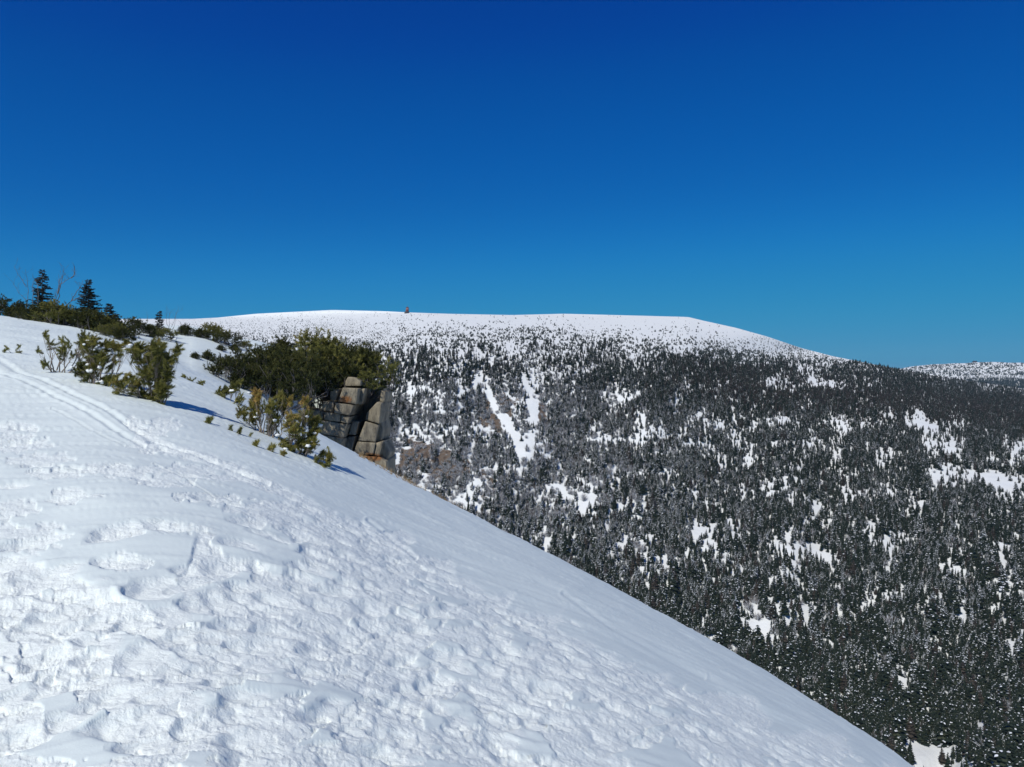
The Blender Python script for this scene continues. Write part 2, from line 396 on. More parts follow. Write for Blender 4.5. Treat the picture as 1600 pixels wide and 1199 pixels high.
# ---------------------------------------------------------------- far mountain
RIDGE = [(-500, 505), (0, 501), (200, 499), (300, 499), (340, 497), (400, 491), (480, 487), (520, 485), (600, 487), (640, 489), (700, 491), (800, 493), (880, 491), (1000, 494), (1075, 496),
         (1100, 502), (1150, 513), (1200, 527), (1250, 544), (1300, 557), (1350, 567), (1400, 577), (1450, 586), (1500, 594), (1550, 601), (1600, 608), (1800, 625), (2300, 640)]
RX = np.array([p for p, _ in RIDGE], float); RY = np.array([p for _, p in RIDGE], float)
def ridge_py(px): return np.interp(px, RX, RY)
FT = {-500: [(1400, 420), (800, 700), (650, 850), (560, 1150), (530, 1500), (500, 2100)],
      300: [(1400, 420), (800, 690), (650, 830), (560, 1000), (530, 1300), (498, 1950)],
      700: [(1400, 420), (960, 590), (800, 700), (600, 850), (550, 930), (520, 1120), (490, 1450)],
      1000: [(1400, 420), (1100, 520), (960, 600), (800, 720), (600, 900), (560, 1000), (525, 1200), (494, 1500)],
      1300: [(1400, 370), (1199, 430), (1000, 560), (800, 740), (650, 950), (600, 1130), (575, 1350), (556, 1600)],
      1600: [(1400, 340), (1199, 400), (1000, 540), (800, 720), (700, 900), (640, 1200), (607, 1800)],
      2300: [(1400, 340), (1000, 540), (800, 720), (700, 900), (660, 1200), (640, 1800)]}
FP = sorted(FT)
def far_depth(px, py):
    px = np.asarray(px, float); py = np.asarray(py, float)
    res = []
    for p in FP:
        a = sorted(FT[p]); res.append(np.interp(py, [q[0] for q in a], np.log([q[1] for q in a])))
    r = np.array(res[0])
    for i in range(len(FP) - 1):
        w = np.clip((px - FP[i]) / (FP[i + 1] - FP[i]), 0, 1)
        w = w * w * (3 - 2 * w)
        r = np.where(px >= FP[i], res[i] * (1 - w) + res[i + 1] * w, r)
    D = np.exp(r)
    rib = fbm(px / 60, py / 260, 4, 201, 0.55)
    amp = 26 * sstep(530, 600, py)
    return D + amp * rib + 8 * fbm(px / 90, py / 30, 2, 205) * sstep(500, 560, py)

# a smoothed copy of the depth table, so that the breaks in slope are rounded
_gx = np.arange(-500, 2301, 8.0); _gs = np.linspace(0, 1, 330)
def _build_grid():
    PX, SS = np.meshgrid(_gx, _gs)
    top = ridge_py(PX); PY = top + (1400 - top) * SS ** 1.6
    D = far_depth(PX, PY)
    k = np.array([1, 4, 6, 4, 1]) / 16.0
    for _ in range(6):
        Dp = np.pad(D, ((2, 2), (0, 0)), mode='edge'); D = sum(k[i] * Dp[i:i + D.shape[0]] for i in range(5))
        Dp = np.pad(D, ((0, 0), (2, 2)), mode='edge'); D = sum(k[i] * Dp[:, i:i + D.shape[1]] for i in range(5))
    return PX, PY, D
GPX, GPY, GD = _build_grid()
def far_point(px, py):
    px = np.asarray(px, float); py = np.asarray(py, float); top = ridge_py(px)
    s = np.clip((py - top) / (1400 - top), 0, 1) ** (1 / 1.6)
    fi = s * (len(_gs) - 1); fj = (px - _gx[0]) / 8.0
    i = np.clip(fi.astype(int), 0, len(_gs) - 2); j = np.clip(fj.astype(int), 0, len(_gx) - 2)
    a = fi - i; b = fj - j
    D = GD[i, j] * (1 - a) * (1 - b) + GD[i + 1, j] * a * (1 - b) + GD[i, j + 1] * (1 - a) * b + GD[i + 1, j + 1] * a * b
    return D

# snow gullies / clearings seen in the forest, as (px, py, rx, ry, rotation deg, strength)
CLEAR = [(768, 622, 7, 40, -24, 1), (798, 668, 10, 26, -30, 1), (806, 692, 12, 9, 0, 1), (824, 610, 6, 26, -10, 1), (833, 645, 9, 34, 3, 1), (829, 700, 8, 30, 8, 1), (812, 735, 5, 22, 5, .9),
         (744, 595, 7, 9, 0, .9), (717, 625, 5, 30, 0, .8), (737, 700, 4, 26, 6, .9), (684, 640, 6, 22, 5, .7), (640, 612, 8, 16, 0, .8), (622, 690, 4, 40, 6, .7), (775, 735, 3, 26, 0, .8),
         (1000, 650, 10, 22, 0, .7), (1100, 700, 22, 18, 0, .6), (1168, 722, 14, 10, 0, .9), (1040, 700, 30, 16, 20, .5), (1180, 665, 12, 10, 0, .7), (1230, 660, 40, 7, 10, .6),
         (1270, 700, 35, 14, 15, .6), (1320, 660, 26, 10, 10, .7), (1380, 712, 20, 11, 0, .95), (1440, 655, 26, 11, 20, 1), (1470, 690, 36, 22, 35, .75), (1490, 740, 34, 20, 0, .8), (1560, 748, 44, 9, 5, 1),
         (1590, 700, 24, 14, 0, .7), (1500, 655, 20, 10, 0, .6), (1220, 600, 30, 6, 8, .7), (1300, 600, 40, 5, 10, .8), (1360, 596, 30, 5, 10, .6), (1260, 610, 10, 12, 0, .6),
         (1183, 975, 26, 22, 10, 1), (1200, 1000, 34, 9, 10, .9), (1165, 950, 20, 12, 0, .7), (1232, 955, 8, 14, 0, .8), (1275, 960, 16, 16, 15, .8), (1100, 840, 26, 18, 20, .7), (1150, 830, 18, 14, 0, .7),
         (1360, 830, 14, 12, 0, .7), (1380, 925, 22, 6, 15, .7), (1490, 1015, 28, 8, 5, .8), (1575, 1010, 26, 9, 5, .8), (1560, 920, 22, 16, 20, .7), (1590, 1100, 22, 8, 5, .9), (1450, 1180, 60, 20, 15, 1), (1465, 1200, 60, 28, 12, 1), (1395, 1150, 22, 8, 20, .9), (1540, 1140, 30, 8, 5, .8), (1330, 1030, 18, 8, 10, .8), (1500, 1080, 24, 8, 10, .7), (1410, 1050, 14, 7, 10, .7),
         (1405, 970, 8, 10, 0, .7), (1240, 880, 12, 16, 0, .6), (1330, 770, 16, 7, 10, .6), (930, 660, 12, 8, 0, .6), (905, 640, 12, 16, 20, .6), (960, 745, 10, 20, 0, .5),
         (850, 840, 8, 18, 0, .5), (960, 870, 14, 12, 0, .5), (1020, 890, 16, 20, 0, .5), (880, 770, 12, 12, 0, .5), (1005, 780, 20, 24, 10, .5), (780, 556, 26, 7, -15, .7), (800, 545, 20, 7, -10, .8), (700, 780, 12, 12, 0, .5),
         (740, 760, 16, 10, 0, .6), (1075, 600, 9, 8, 0, .6), (1063, 545, 20, 7, 10, .8), (1180, 540, 60, 10, 12, .5), (1330, 815, 10, 8, 0, .6), (1045, 765, 12, 18, 0, .5), (1310, 875, 12, 12, 0, .5),
         (1080, 655, 14, 8, 20, .5), (1140, 665, 24, 6, 10, .5), (1430, 775, 20, 7, 5, .4), (1200, 760, 14, 8, 10, .5), (1590, 845, 16, 12, 0, .5)]
BROWN = [(690, 735, 50, 36), (775, 640, 30, 40), (840, 620, 14, 60), (650, 715, 40, 30), (760, 760, 24, 24), (870, 600, 20, 20)]
def clear_at(px, py):
    c = np.zeros(np.shape(px)); wob = 0.6 * fbm(px / 9, py / 22, 3, 301)
    for (cx, cy, rx, ry, rot, s) in CLEAR:
        if cx < 900: rx = rx * .75; ry = ry * 1.1
        a = math.radians(rot); dx = px - cx; dy = py - cy
        u = (dx * math.cos(a) + dy * math.sin(a)) / rx; v = (-dx * math.sin(a) + dy * math.cos(a)) / ry
        c = np.maximum(c, s * (1 - sstep(0.6, 1.25, np.sqrt(u * u + v * v) + wob)))
    return c
def brown_at(px, py):
    c = np.zeros(np.shape(px))
    for (cx, cy, rx, ry) in BROWN:
        c = np.maximum(c, 1 - sstep(0.5, 1.2, np.hypot((px - cx) / rx, (py - cy) / ry) + 0.4 * fbm(px / 18, py / 22, 3, 311)))
    return c

def build_far():
    PX, PY, D = GPX, GPY, GD
    t = (PX - 800) / F; X = t * D; Z = (600 - PY) / F * D; Y = D.copy()
    rock = brown_at(PX, PY) * 0.33 + 0.27 * sstep(580, 640, PY) * sstep(1050, 850, PX) * sstep(800, 700, PY)
    rock *= 1 - clear_at(PX, PY)
    # back side of the ridge
    bx, by, bz, br = [], [], [], []
    for k_, (fy, dz) in enumerate([(1.03, -2), (1.1, -12), (1.3, -70), (1.8, -260)]):
        bx.append(X[0] * fy); by.append(Y[0] * fy); bz.append(Z[0] * 1.0 + dz); br.append(rock[0] * 0)
    X = np.vstack([np.array(bx)[::-1], X]); Y = np.vstack([np.array(by)[::-1], Y]); Z = np.vstack([np.array(bz)[::-1], Z]); R = np.vstack([np.array(br)[::-1], rock])
    nr, nc = X.shape; idx = np.arange(nr * nc).reshape(nr, nc)
    q = np.stack([idx[:-1, :-1], idx[1:, :-1], idx[1:, 1:], idx[:-1, 1:]], -1).reshape(-1, 4)
    o = mesh_obj("mountain", np.stack([X, Y, Z], -1).reshape(-1, 3), q, M_FAR, smooth=True, attrs={"rock": R.ravel()})
    tag(o, kind='structure')
build_far()

def build_hill():
    D0 = 4200.0
    pxs = np.arange(1250, 2201, 5.0); top = np.interp(pxs, [1250, 1350, 1405, 1440, 1500, 1550, 1600, 1700, 1900, 2200], [640, 604, 577, 571, 568, 566, 568, 574, 590, 640])
    top = top - 0.8 * perlin(pxs / 22, pxs * 0, 77)
    rows = []
    for s in np.linspace(-0.5, 1, 60):
        if s < 0:
            D = D0 * (1 - s * 0.5); z = (600 - top) / F * D0 + s * 180
        else:
            py = top + (660 - top) * s ** 1.3; D = D0 - 900 * s ** 0.8 + 60 * fbm(pxs / 40, pxs * 0 + s * 3, 3, 88) * min(1, s * 5); z = (600 - py) / F * D
        rows.append(np.stack([(pxs - 800) / F * D, np.broadcast_to(D, pxs.shape), z], -1))
    V = np.array(rows); nr, nc = V.shape[:2]; idx = np.arange(nr * nc).reshape(nr, nc)
    q = np.stack([idx[:-1, :-1], idx[1:, :-1], idx[1:, 1:], idx[:-1, 1:]], -1).reshape(-1, 4)
    tag(mesh_obj("distant_hill", V.reshape(-1, 3), q, M_FAR2, smooth=True), kind='structure')
    return pxs, top
hill_px, hill_top = build_hill()
def hill_pt(px, py):
    top = np.interp(px, hill_px, hill_top); s = np.clip((py - top) / (660 - top), 0, 1) ** (1 / 1.3)
    D = 4200 - 900 * s ** 0.8 + 60 * fbm(px / 40, px * 0 + s * 3, 3, 88) * np.minimum(1, s * 5)
    return D
g = 40000.0
tag(mesh_obj("ground", np.array([(-g, -g, -330), (g, -g, -330), (g, g, -330), (-g, g, -330)], float), np.array([[0, 1, 2, 3]]), M_FAR2), kind='structure')

# ---------------------------------------------------------------- forest trees
def far_spruce(name, seed, frost, width, brown=False, ragged=0.3, taper=0.9):
    r = np.random.RandomState(seed)
    V, Fq, Ft, M, Mt, T = [], [], [], [], [], []
    def addv(p, t): V.append(p); T.append(t); return len(V) - 1
    # trunk
    n = 5
    for k in range(n):
        a = 2 * math.pi * k / n; addv((0.014 * math.cos(a), 0.014 * math.sin(a), -0.06), 0)
    tip = addv((0, 0, 0.97), 0)
    for k in range(n): Ft.append((k, (k + 1) % n, tip)); Mt.append(2)
    nw = 26
    for i in range(nw):
        h = 0.07 + 0.92 * (i / nw) ** 0.95
        R = width * (1 - h) ** taper * (0.85 + 0.15 * math.sin(i * 2.1)) + 0.012
        nb = 9 if h < 0.75 else 6
        for b in range(nb):
            if r.rand() < 0.12: continue
            a = 2 * math.pi * (b + r.rand() * 0.8) / nb + i * 0.7
            L = R * (1 + ragged * (r.rand() - 0.6) * 2); 
            w = L * (0.26 + 0.14 * r.rand()) + 0.006
            c, s = math.cos(a), math.sin(a); hh = h + 0.02 * (r.rand() - 0.5)
            dr = 0.30 + 0.25 * r.rand()
            def pt(u, v, dz): return (c * u - s * v, s * u + c * v, hh + dz)
            t0 = r.rand()
            i0 = addv(pt(0.0, 0, 0.02), t0 * .5); i1 = addv(pt(L * .55, w, -L * dr * .6 - 0.012), t0); i2 = addv(pt(L, 0, -L * dr + L * .1), t0); i3 = addv(pt(L * .5, -w, -L * dr * .6 - 0.012), t0)
            i4 = addv(pt(L * .6, 0, -L * dr * .35), t0)
            for q in ((i0, i3, i4), (i0, i4, i1), (i3, i2, i4), (i4, i2, i1)): Ft.append(q); Mt.append(0)
            if r.rand() < frost:
                k = 0.5 + 0.45 * r.rand(); up = 0.006
                j0 = addv(pt(L * .2, 0, up - 0.01), 0); j1 = addv(pt(L * .6, w * k, -L * dr * .5 + up), 0); j2 = addv(pt(L * .98, 0, -L * dr + L * .1 + up), 0); j3 = addv(pt(L * .6, -w * k, -L * dr * .5 + up), 0); j4 = addv(pt(L * .6, 0, -L * dr * .33 + up), 0)
                for q in ((j0, j3, j4), (j0, j4, j1), (j3, j2, j4), (j4, j2, j1)): Ft.append(q); Mt.append(1)
    return np.array(V), np.array(Ft), np.array(Mt), np.array(T), (M_FSPR2 if brown else M_FSPR)

def far_shrub(seed, frost):
    """low rounded bush: many small leaf clumps over a dome"""
    r = np.random.RandomState(seed); V, Ft, Mt, T = [], [], [], []
    for i in range(190):
        a = r.rand() * 2 * math.pi; ph = math.acos(r.rand()); rr_ = 0.5 * (0.45 + 0.55 * r.rand() ** .5) * (1 + .25 * math.sin(3 * a))
        p = np.array([rr_ * math.sin(ph) * math.cos(a), rr_ * math.sin(ph) * math.sin(a), 1.7 * rr_ * math.cos(ph) * (0.8 + .3 * r.rand())])
        d = r.randn(3); d /= np.linalg.norm(d); d[2] = abs(d[2]); e = np.cross(d, r.randn(3)); e /= np.linalg.norm(e)
        s = 0.09 + 0.08 * r.rand(); b = len(V); V += [p - e * s * .6, p + e * s * .6, p + d * s * 1.6]; t0 = r.rand(); T += [t0] * 3
        Ft.append((b, b + 1, b + 2)); Mt.append(1 if r.rand() < frost else 0)
    return np.array(V), np.array(Ft), np.array(Mt), np.array(T), M_FSPR

def bare_shrub_far(seed):
    """leafless frosted scrub"""
    r = np.random.RandomState(seed); V, Ft, Mt, T = [], [], [], []
    for i in range(46):
        a = r.rand() * 2 * math.pi; sp = 0.1 + 0.5 * r.rand(); L = 0.5 + 0.5 * r.rand()
        top = np.array([math.cos(a) * sp, math.sin(a) * sp, L]); b0 = np.array([math.cos(a) * .05, math.sin(a) * .05, -0.05])
        for k in range(4):
            q0 = b0 + (top - b0) * (0.25 * k); q1 = top + r.randn(3) * 0.14
            side = np.array([-math.sin(a + k), math.cos(a + k), 0]) * 0.018; b = len(V)
            V += [q0 - side, q0 + side, q1]; T += [0.5] * 3; Ft.append((b, b + 1, b + 2)); Mt.append(1 if r.rand() < 0.42 else 0)
    return np.array(V), np.array(Ft), np.array(Mt), np.array(T), M_SHRUB

PROTO = [far_spruce("s", 1, 0.05, 0.17), far_spruce("s", 2, 0.14, 0.23, ragged=.6, taper=.55), far_spruce("s", 3, 0.10, 0.145, ragged=.35, taper=.75),
         far_spruce("s", 4, 0.45, 0.19, ragged=.45), far_spruce("s", 5, 0.55, 0.20, ragged=.6, taper=.6), far_spruce("s", 6, 0.04, 0.22, True, .5, .6),
         far_shrub(7, 0.08), bare_shrub_far(8)]
PKIND = ["spruce"] * 6 + ["dwarf_pine_bush", "bare_bush"]
proto_me = []
for i, (v, f, fm, tt, m) in enumerate(PROTO):
    o = mesh_obj(PKIND[i], v, f, [m, M_FSNOW, M_DEAD], fmat=fm, attrs={"tint": tt})
    proto_me.append(o.data); bpy.data.objects.remove(o)

def scatter_forest():
    r = np.random.RandomState(99)
    N = 900000
    px = r.uniform(-60, 1720, N); top = ridge_py(px)
    py = top + 1.0 + (1290 - top) * r.rand(N) ** 1.35
    # density of sampling in pixel space for the power law
    q = (py - top - 1) / (1290 - top); pdf = (1 / 1.35) * np.clip(q, 1e-4, 1) ** (1 / 1.35 - 1) / (1290 - top)   # per pixel of py
    D = far_point(px, py)
    rel = py - top
    # hidden well behind the near slope
    edge = np.interp(px, [e[0] for e in EDGE], [e[1] for e in EDGE]); vis = py < edge + 40
    # altitude zones
    rim = np.interp(px, [-60, 300, 500, 700, 850, 950, 1050, 1150, 1250, 1350, 1450, 1720], [560, 560, 560, 555, 550, 552, 560, 568, 567, 569, 586, 622])   # upper limit of tall trees
    zone = sstep(-48, 40, py - rim + 14 * fbm(px / 60, py / 25, 3, 401))                                                       # 0 plateau, 1 forest
    n1 = fbm(px / 45, py / 38, 4, 411, .6); n2 = fbm(px / 14, py / 16, 2, 421)
    clear = np.maximum(clear_at(px, py), clear_at(px, py - 0.55 * 11 * F / D))
    dens_f = np.clip(0.95 + 0.5 * n1 + 0.25 * n2 + 0.9 * fbm(px / 120, py / 70, 2, 415) + .35 * sstep(850, 1150, px), 0.06, 1.5)
    ncl = fbm(px / 36 + 2, py / 27, 4, 413, .65)
    dens_f = dens_f * (1 + sstep(rim + 10, rim + 70, py) * (.25 + .75 * sstep(820, 960, px)) * (0.50 + 1.3 * sstep(-.28, .08, ncl) - 1))
    # open woods left (cirque wall), darker closed forest at right and at the foot
    dark = np.maximum(sstep(-90, 60, py - np.interp(px, [600, 900, 1100, 1300, 1700], [860, 900, 980, 1060, 1100])), np.exp(-((py - np.interp(px, [900, 1200, 1400, 1600], [575, 590, 625, 645])) / 32) ** 2) * sstep(880, 1050, px))
    dens_f = dens_f * (0.85 + 0.9 * dark) * (1 - .55 * sstep(.25, .6, fbm(px / 52 + 5, py / 40, 4, 419, .6)) * (.35 + .65 * sstep(610, 700, py)))
    rel01 = np.clip(rel / np.maximum(rim - top, 8), 0, 1)
    dome = sstep(840, 950, px) * (1 - sstep(1240, 1330, px))
    leftpl = 1 - sstep(480, 640, px)
    dens_f = dens_f * (1 - .4 * (1 - sstep(0, 55, py - rim)) * (1 - sstep(900, 1050, px)))
    dens_p = 1.35 * (0.02 + 0.50 * sstep(0.12, 0.9, rel01)) * np.clip(0.8 + 0.9 * fbm(px / 40, py / 9, 3, 431) + .4 * n2, 0.0, 2) * (1 - 0.72 * dome * (1 - sstep(.45, .95, rel01))) * (1 + .9 * leftpl) + .10 * leftpl * sstep(.02, .2, rel01)
    dens = dens_p * (1 - zone) + dens_f * zone
    dens = dens * (1 - 0.97 * clear) * (1 - .45 * brown_at(px, py))
    # tree height in metres
    Hm = np.where(zone > 0.5, np.interp(D, [400, 700, 850, 1000, 1500], [13.5, 11, 8.0, 7.0, 6.5]), np.interp(rel01, [0, 0.5, 1], [2.2, 3.3, 5.4]))
    Hm = Hm * (1 + .35 * fbm(px / 70, py / 50, 2, 417)) * r.uniform(0.45, 1.25, N) * np.where(r.rand(N) < .06, 1.25, 1)
    bw = brown_at(px, py) * (r.rand(N) < 0.85)
    hp = Hm * F / D; area = hp * hp * 0.30
    lam = dens * np.where(zone > .5, np.interp(py, [640, 760, 1000, 1150], [3.7, 3.4, 3.5, 3.9]), 1.5) / np.maximum(area, 0.9)                 # wanted trees per px^2
    have = N / (1780.0) * pdf                                  # sampled per px^2
    keep = vis & (r.rand(N) < lam / have)
    print("max ratio", np.percentile((lam / have)[vis], [50, 90, 99, 100]))
    # kind
    u = r.rand(N)
    frostz = sstep(640, 560, py * 0 + 600) * 0 + np.clip(0.62 * sstep(580, 620, py) * (1 - dark) + 0.35 * fbm(px / 80, py / 60, 2, 441) * (1 - dark), 0.03, .8) * (1 - .6 * sstep(950, 1200, px))
    k = np.where(u < frostz, np.where(r.rand(N) < .5, 3, 4), np.where(r.rand(N) < .35, 0, np.where(r.rand(N) < .5, 1, 2)))
    rb = np.exp(-((py - np.interp(px, [1000, 1200, 1400, 1600], [590, 605, 630, 650])) / 28) ** 2) * sstep(950, 1200, px)
    k = np.where(r.rand(N) < rb * .45 + 0.05, 5, k)
    k = np.where((zone < .5) & (r.rand(N) < .75), 6, k)
    scr = sstep(585, 640, py) * (1 - sstep(850, 1050, px)) * (1 - sstep(780, 860, py))
    k = np.where((r.rand(N) < 0.14 * (1 - .8 * np.maximum(dark, sstep(1000, 1200, px))) + 0.36 * scr + 0.3 * bw) & (k != 6), 7, k)
    k = np.where((k == 6) & (r.rand(N) < .45), 1, k)
    small = (zone < .5) & (px < 620) & (rel01 < .7); Hm = np.where(small, Hm * .62, Hm)
    Hm = np.where(k == 7, Hm * .55, Hm); Hm = np.where(k == 6, Hm * 0.8, Hm)
    sc = np.stack([Hm * np.where(k == 6, .8, 1), Hm * np.where(k == 6, .8, 1), Hm], -1); sc[:, :2] *= r.uniform(.95, 1.6, (N, 1))
    t = (px - 800) / F
    pos = np.stack([t * D, D, (600 - py) / F * D], -1)
    sel = np.where(keep)[0]
    return px[sel], py[sel], D[sel], k[sel], sc[sel], pos[sel], r.uniform(0, 6.28, len(sel)), edge[sel]

fpx, fpy, fD, fk, fsc, fpos, frot, fedge = scatter_forest()
print("forest trees", len(fpx), np.bincount(fk, minlength=8))

# hill trees on the distant summit
r_ = np.random.RandomState(12); n = 15000
hp_ = r_.uniform(1385, 1760, n); ht = np.interp(hp_, hill_px, hill_top); hy_ = ht + 1 + (52) * r_.rand(n)
kp = r_.rand(n) < np.clip(0.35 + 0.7 * np.clip(fbm(hp_ / 18, hy_ / 5, 3, 51) + .2, 0, 1) + 1.3 * sstep(22, 40, hy_ - ht), 0, 1); hp_, hy_, ht = hp_[kp], hy_[kp], ht[kp]
hD = hill_pt(hp_, hy_); hpos = np.stack([(hp_ - 800) / F * hD, hD, (600 - hy_) / F * hD], -1)
hsc = np.repeat((5.5 + 9 * sstep(15, 36, hy_ - ht))[:, None] * r_.uniform(.6, 1.2, (len(hp_), 1)), 3, 1)
hk = np.where(hy_ - ht > 20, 1, 6)

# the 300 trees that show largest stand as individuals
hpx = fsc[:, 2] * F / fD
cand = np.where((fk < 6) & (fpx > 5) & (fpx < 1595) & (fpy < np.minimum(fedge - 4, 1199)))[0]
big = cand[np.argsort(-hpx[cand])[:300]]
isbig = np.zeros(len(fpx), bool); isbig[big] = True
first = {}
def zone_label(px, py, k):
    kind = "brownish dark spruce" if k == 5 else ("snow-dusted spruce" if k in (3, 4) else "dark green spruce")
    if px < 1000: z = "in the gully right beyond the lower snow slope edge"
    elif py > 1120: z = "at the foot of the valley, bottom right corner"
    elif px > 1400: z = "low in the valley at the right edge of the forest"
    elif px < 1250: z = "around the snowy clearing low in the valley forest"
    else: z = "in the closed valley forest right of the snowy clearing"
    return kind + " " + z
for i in big:
    o = bpy.data.objects.new("spruce", proto_me[fk[i]]); COL.objects.link(o)
    o.location = fpos[i]; o.scale = fsc[i]; o.rotation_euler = (0, 0, frot[i])
    tag(o, zone_label(fpx[i], fpy[i], fk[i]), "spruce", "spruces in the valley forest")
    first.setdefault(int(fk[i]), o)
# one individual of the kinds that are only small (so the wood's own node group can draw on it)
for k in range(8):
    if k not in first:
        c_ = np.where((fk == k) & (fpx > 640) & (fpx < 1580) & (fpy < np.minimum(fedge - 8, 1190)))[0]
        i = c_[np.argmax(hpx[c_])]
        isbig[i] = True
        o = bpy.data.objects.new(PKIND[k], proto_me[k]); COL.objects.link(o)
        o.location = fpos[i]; o.scale = fsc[i]; o.rotation_euler = (0, 0, frot[i])
        tag(o, {6: "low rounded dwarf pine bush standing in snow near the tree line", 7: "leafless frosted bush on the steep cirque wall"}.get(k, "spruce on the far wall"), "bush" if k > 5 else "spruce")
        first[k] = o

def stuff_forest(name, label, pos, sc, rot, kk):
    me = bpy.data.meshes.new(name); me.vertices.add(len(pos)); me.vertices.foreach_set("co", np.asarray(pos, float).ravel())
    a = me.attributes.new("idx", 'INT', 'POINT'); a.data.foreach_set("value", np.asarray(kk, np.int32))
    a = me.attributes.new("scl", 'FLOAT_VECTOR', 'POINT'); a.data.foreach_set("vector", np.asarray(sc, np.float32).ravel())
    rv = (np.random.RandomState(3).randn(len(pos), 3) * .06).astype(np.float32); rv[:, 2] = rot
    a = me.attributes.new("rot", 'FLOAT_VECTOR', 'POINT'); a.data.foreach_set("vector", rv.ravel())
    o = bpy.data.objects.new(name, me); COL.objects.link(o)
    ng = bpy.data.node_groups.new(name, 'GeometryNodeTree')
    ng.interface.new_socket("Geometry", in_out='INPUT', socket_type='NodeSocketGeometry'); ng.interface.new_socket("Geometry", in_out='OUTPUT', socket_type='NodeSocketGeometry')
    gi = ng.nodes.new("NodeGroupInput"); go = ng.nodes.new("NodeGroupOutput"); jn = ng.nodes.new("GeometryNodeJoinGeometry")
    def attr(nm, ty):
        a = ng.nodes.new("GeometryNodeInputNamedAttribute"); a.data_type = ty; a.inputs["Name"].default_value = nm; return a.outputs[0]
    ai = attr("idx", 'INT'); asx = attr("scl", 'FLOAT_VECTOR'); ar = attr("rot", 'FLOAT_VECTOR')
    for k in sorted(set(int(q) for q in kk)):
        ob = ng.nodes.new("GeometryNodeObjectInfo"); ob.inputs["Object"].default_value = first[k]; ob.transform_space = 'ORIGINAL'; ob.inputs["As Instance"].default_value = True
        cp = ng.nodes.new("FunctionNodeCompare"); cp.data_type = 'INT'; cp.operation = 'EQUAL'
        ins = [s for s in cp.inputs if s.type == 'INT' and s.enabled]
        ng.links.new(ai, ins[0]); ins[1].default_value = k
        ip = ng.nodes.new("GeometryNodeInstanceOnPoints")
        ng.links.new(gi.outputs[0], ip.inputs["Points"]); ng.links.new(cp.outputs[0], ip.inputs["Selection"]); ng.links.new(ob.outputs["Geometry"], ip.inputs["Instance"])
        ng.links.new(ar, ip.inputs["Rotation"]); ng.links.new(asx, ip.inputs["Scale"]); ng.links.new(ip.outputs[0], jn.inputs[0])
    ng.links.new(jn.outputs[0], go.inputs[0])
    md = o.modifiers.new("wood", 'NODES'); md.node_group = ng
    tag(o, label, "forest", kind='stuff')
    return o
rest = ~isbig
stuff_forest("forest", "far-off wood of dark and frosted spruces thinning to scrub up the mountain", fpos[rest], fsc[rest], frot[rest], fk[rest])
stuff_forest("hill_forest", "dark scrub and forest belt on the distant rounded hill", hpos, hsc, r_.uniform(0, 6, len(hpos)), hk)

# ---------------------------------------------------------------- near vegetation
def tubes(paths, sides=5):
    """paths: list of (pts list, r0, r1)"""
    V, Q = [], []
    for pts, r0, r1 in paths:
        n = len(pts); base = len(V)
        for i, p in enumerate(pts):
            p = Vector(p); d = Vector(pts[min(i + 1, n - 1)]) - Vector(pts[max(i - 1, 0)])
            if d.length < 1e-6: d = Vector((0, 0, 1))
            d.normalize(); a = d.orthogonal().normalized(); b = d.cross(a); rad = r0 + (r1 - r0) * i / (n - 1)
            for k in range(sides):
                an = 2 * math.pi * k / sides; V.append(p + a * (rad * math.cos(an)) + b * (rad * math.sin(an)))
        for i in range(n - 1):
            for k in range(sides):
                k2 = (k + 1) % sides; Q.append((base + i * sides + k, base + i * sides + k2, base + (i + 1) * sides + k2, base + (i + 1) * sides + k))
    return np.array([tuple(v) for v in V]), np.array(Q)

def needles(tufts, r, nper, nlen, wid, ang=0.75):
    """tufts: list of (pos, dir, length, tint). Returns triangles + tints"""
    pos = np.array([tuple(t[0]) for t in tufts]); d = np.array([tuple(t[1]) for t in tufts]); L = np.array([t[2] for t in tufts]); tt = np.array([t[3] for t in tufts])
    n = len(tufts); pos = np.repeat(pos, nper, 0); d = np.repeat(d, nper, 0); L = np.repeat(L, nper); tt = np.repeat(tt, nper)
    d /= np.linalg.norm(d, axis=1)[:, None]
    s = r.rand(n * nper)
    q = r.randn(n * nper, 3); q -= (q * d).sum(1)[:, None] * d; q /= np.linalg.norm(q, axis=1)[:, None]
    an = ang * (1.1 - 0.6 * s) * (0.7 + 0.6 * r.rand(len(s)))
    nd = d * np.cos(an)[:, None] + q * np.sin(an)[:, None]
    p0 = pos + d * (L * s)[:, None]; nl = nlen * (0.7 + 0.5 * r.rand(len(s)))
    sd = np.cross(nd, r.randn(len(s), 3)); sd /= np.linalg.norm(sd, axis=1)[:, None]
    a = p0 - sd * wid * .5; b = p0 + sd * wid * .5; c = p0 + nd * nl[:, None]
    V = np.stack([a, b, c], 1).reshape(-1, 3); T = np.repeat(np.clip(tt + 0.12 * r.randn(len(tt)), 0, 1), 3)
    return V, np.arange(len(V)).reshape(-1, 3), T

def curve(a, b, bend, n=6, wob=0.0, r=random):
    a = Vector(a); b = Vector(b); L = (b - a).length; pts = []
    for i in range(n):
        u = i / (n - 1); p = a.lerp(b, u) + Vector(bend) * (4 * u * (1 - u))
        if 0 < i < n - 1 and wob: p += Vector((r.gauss(0, wob), r.gauss(0, wob), r.gauss(0, wob))) * L
        pts.append(p)
    return pts

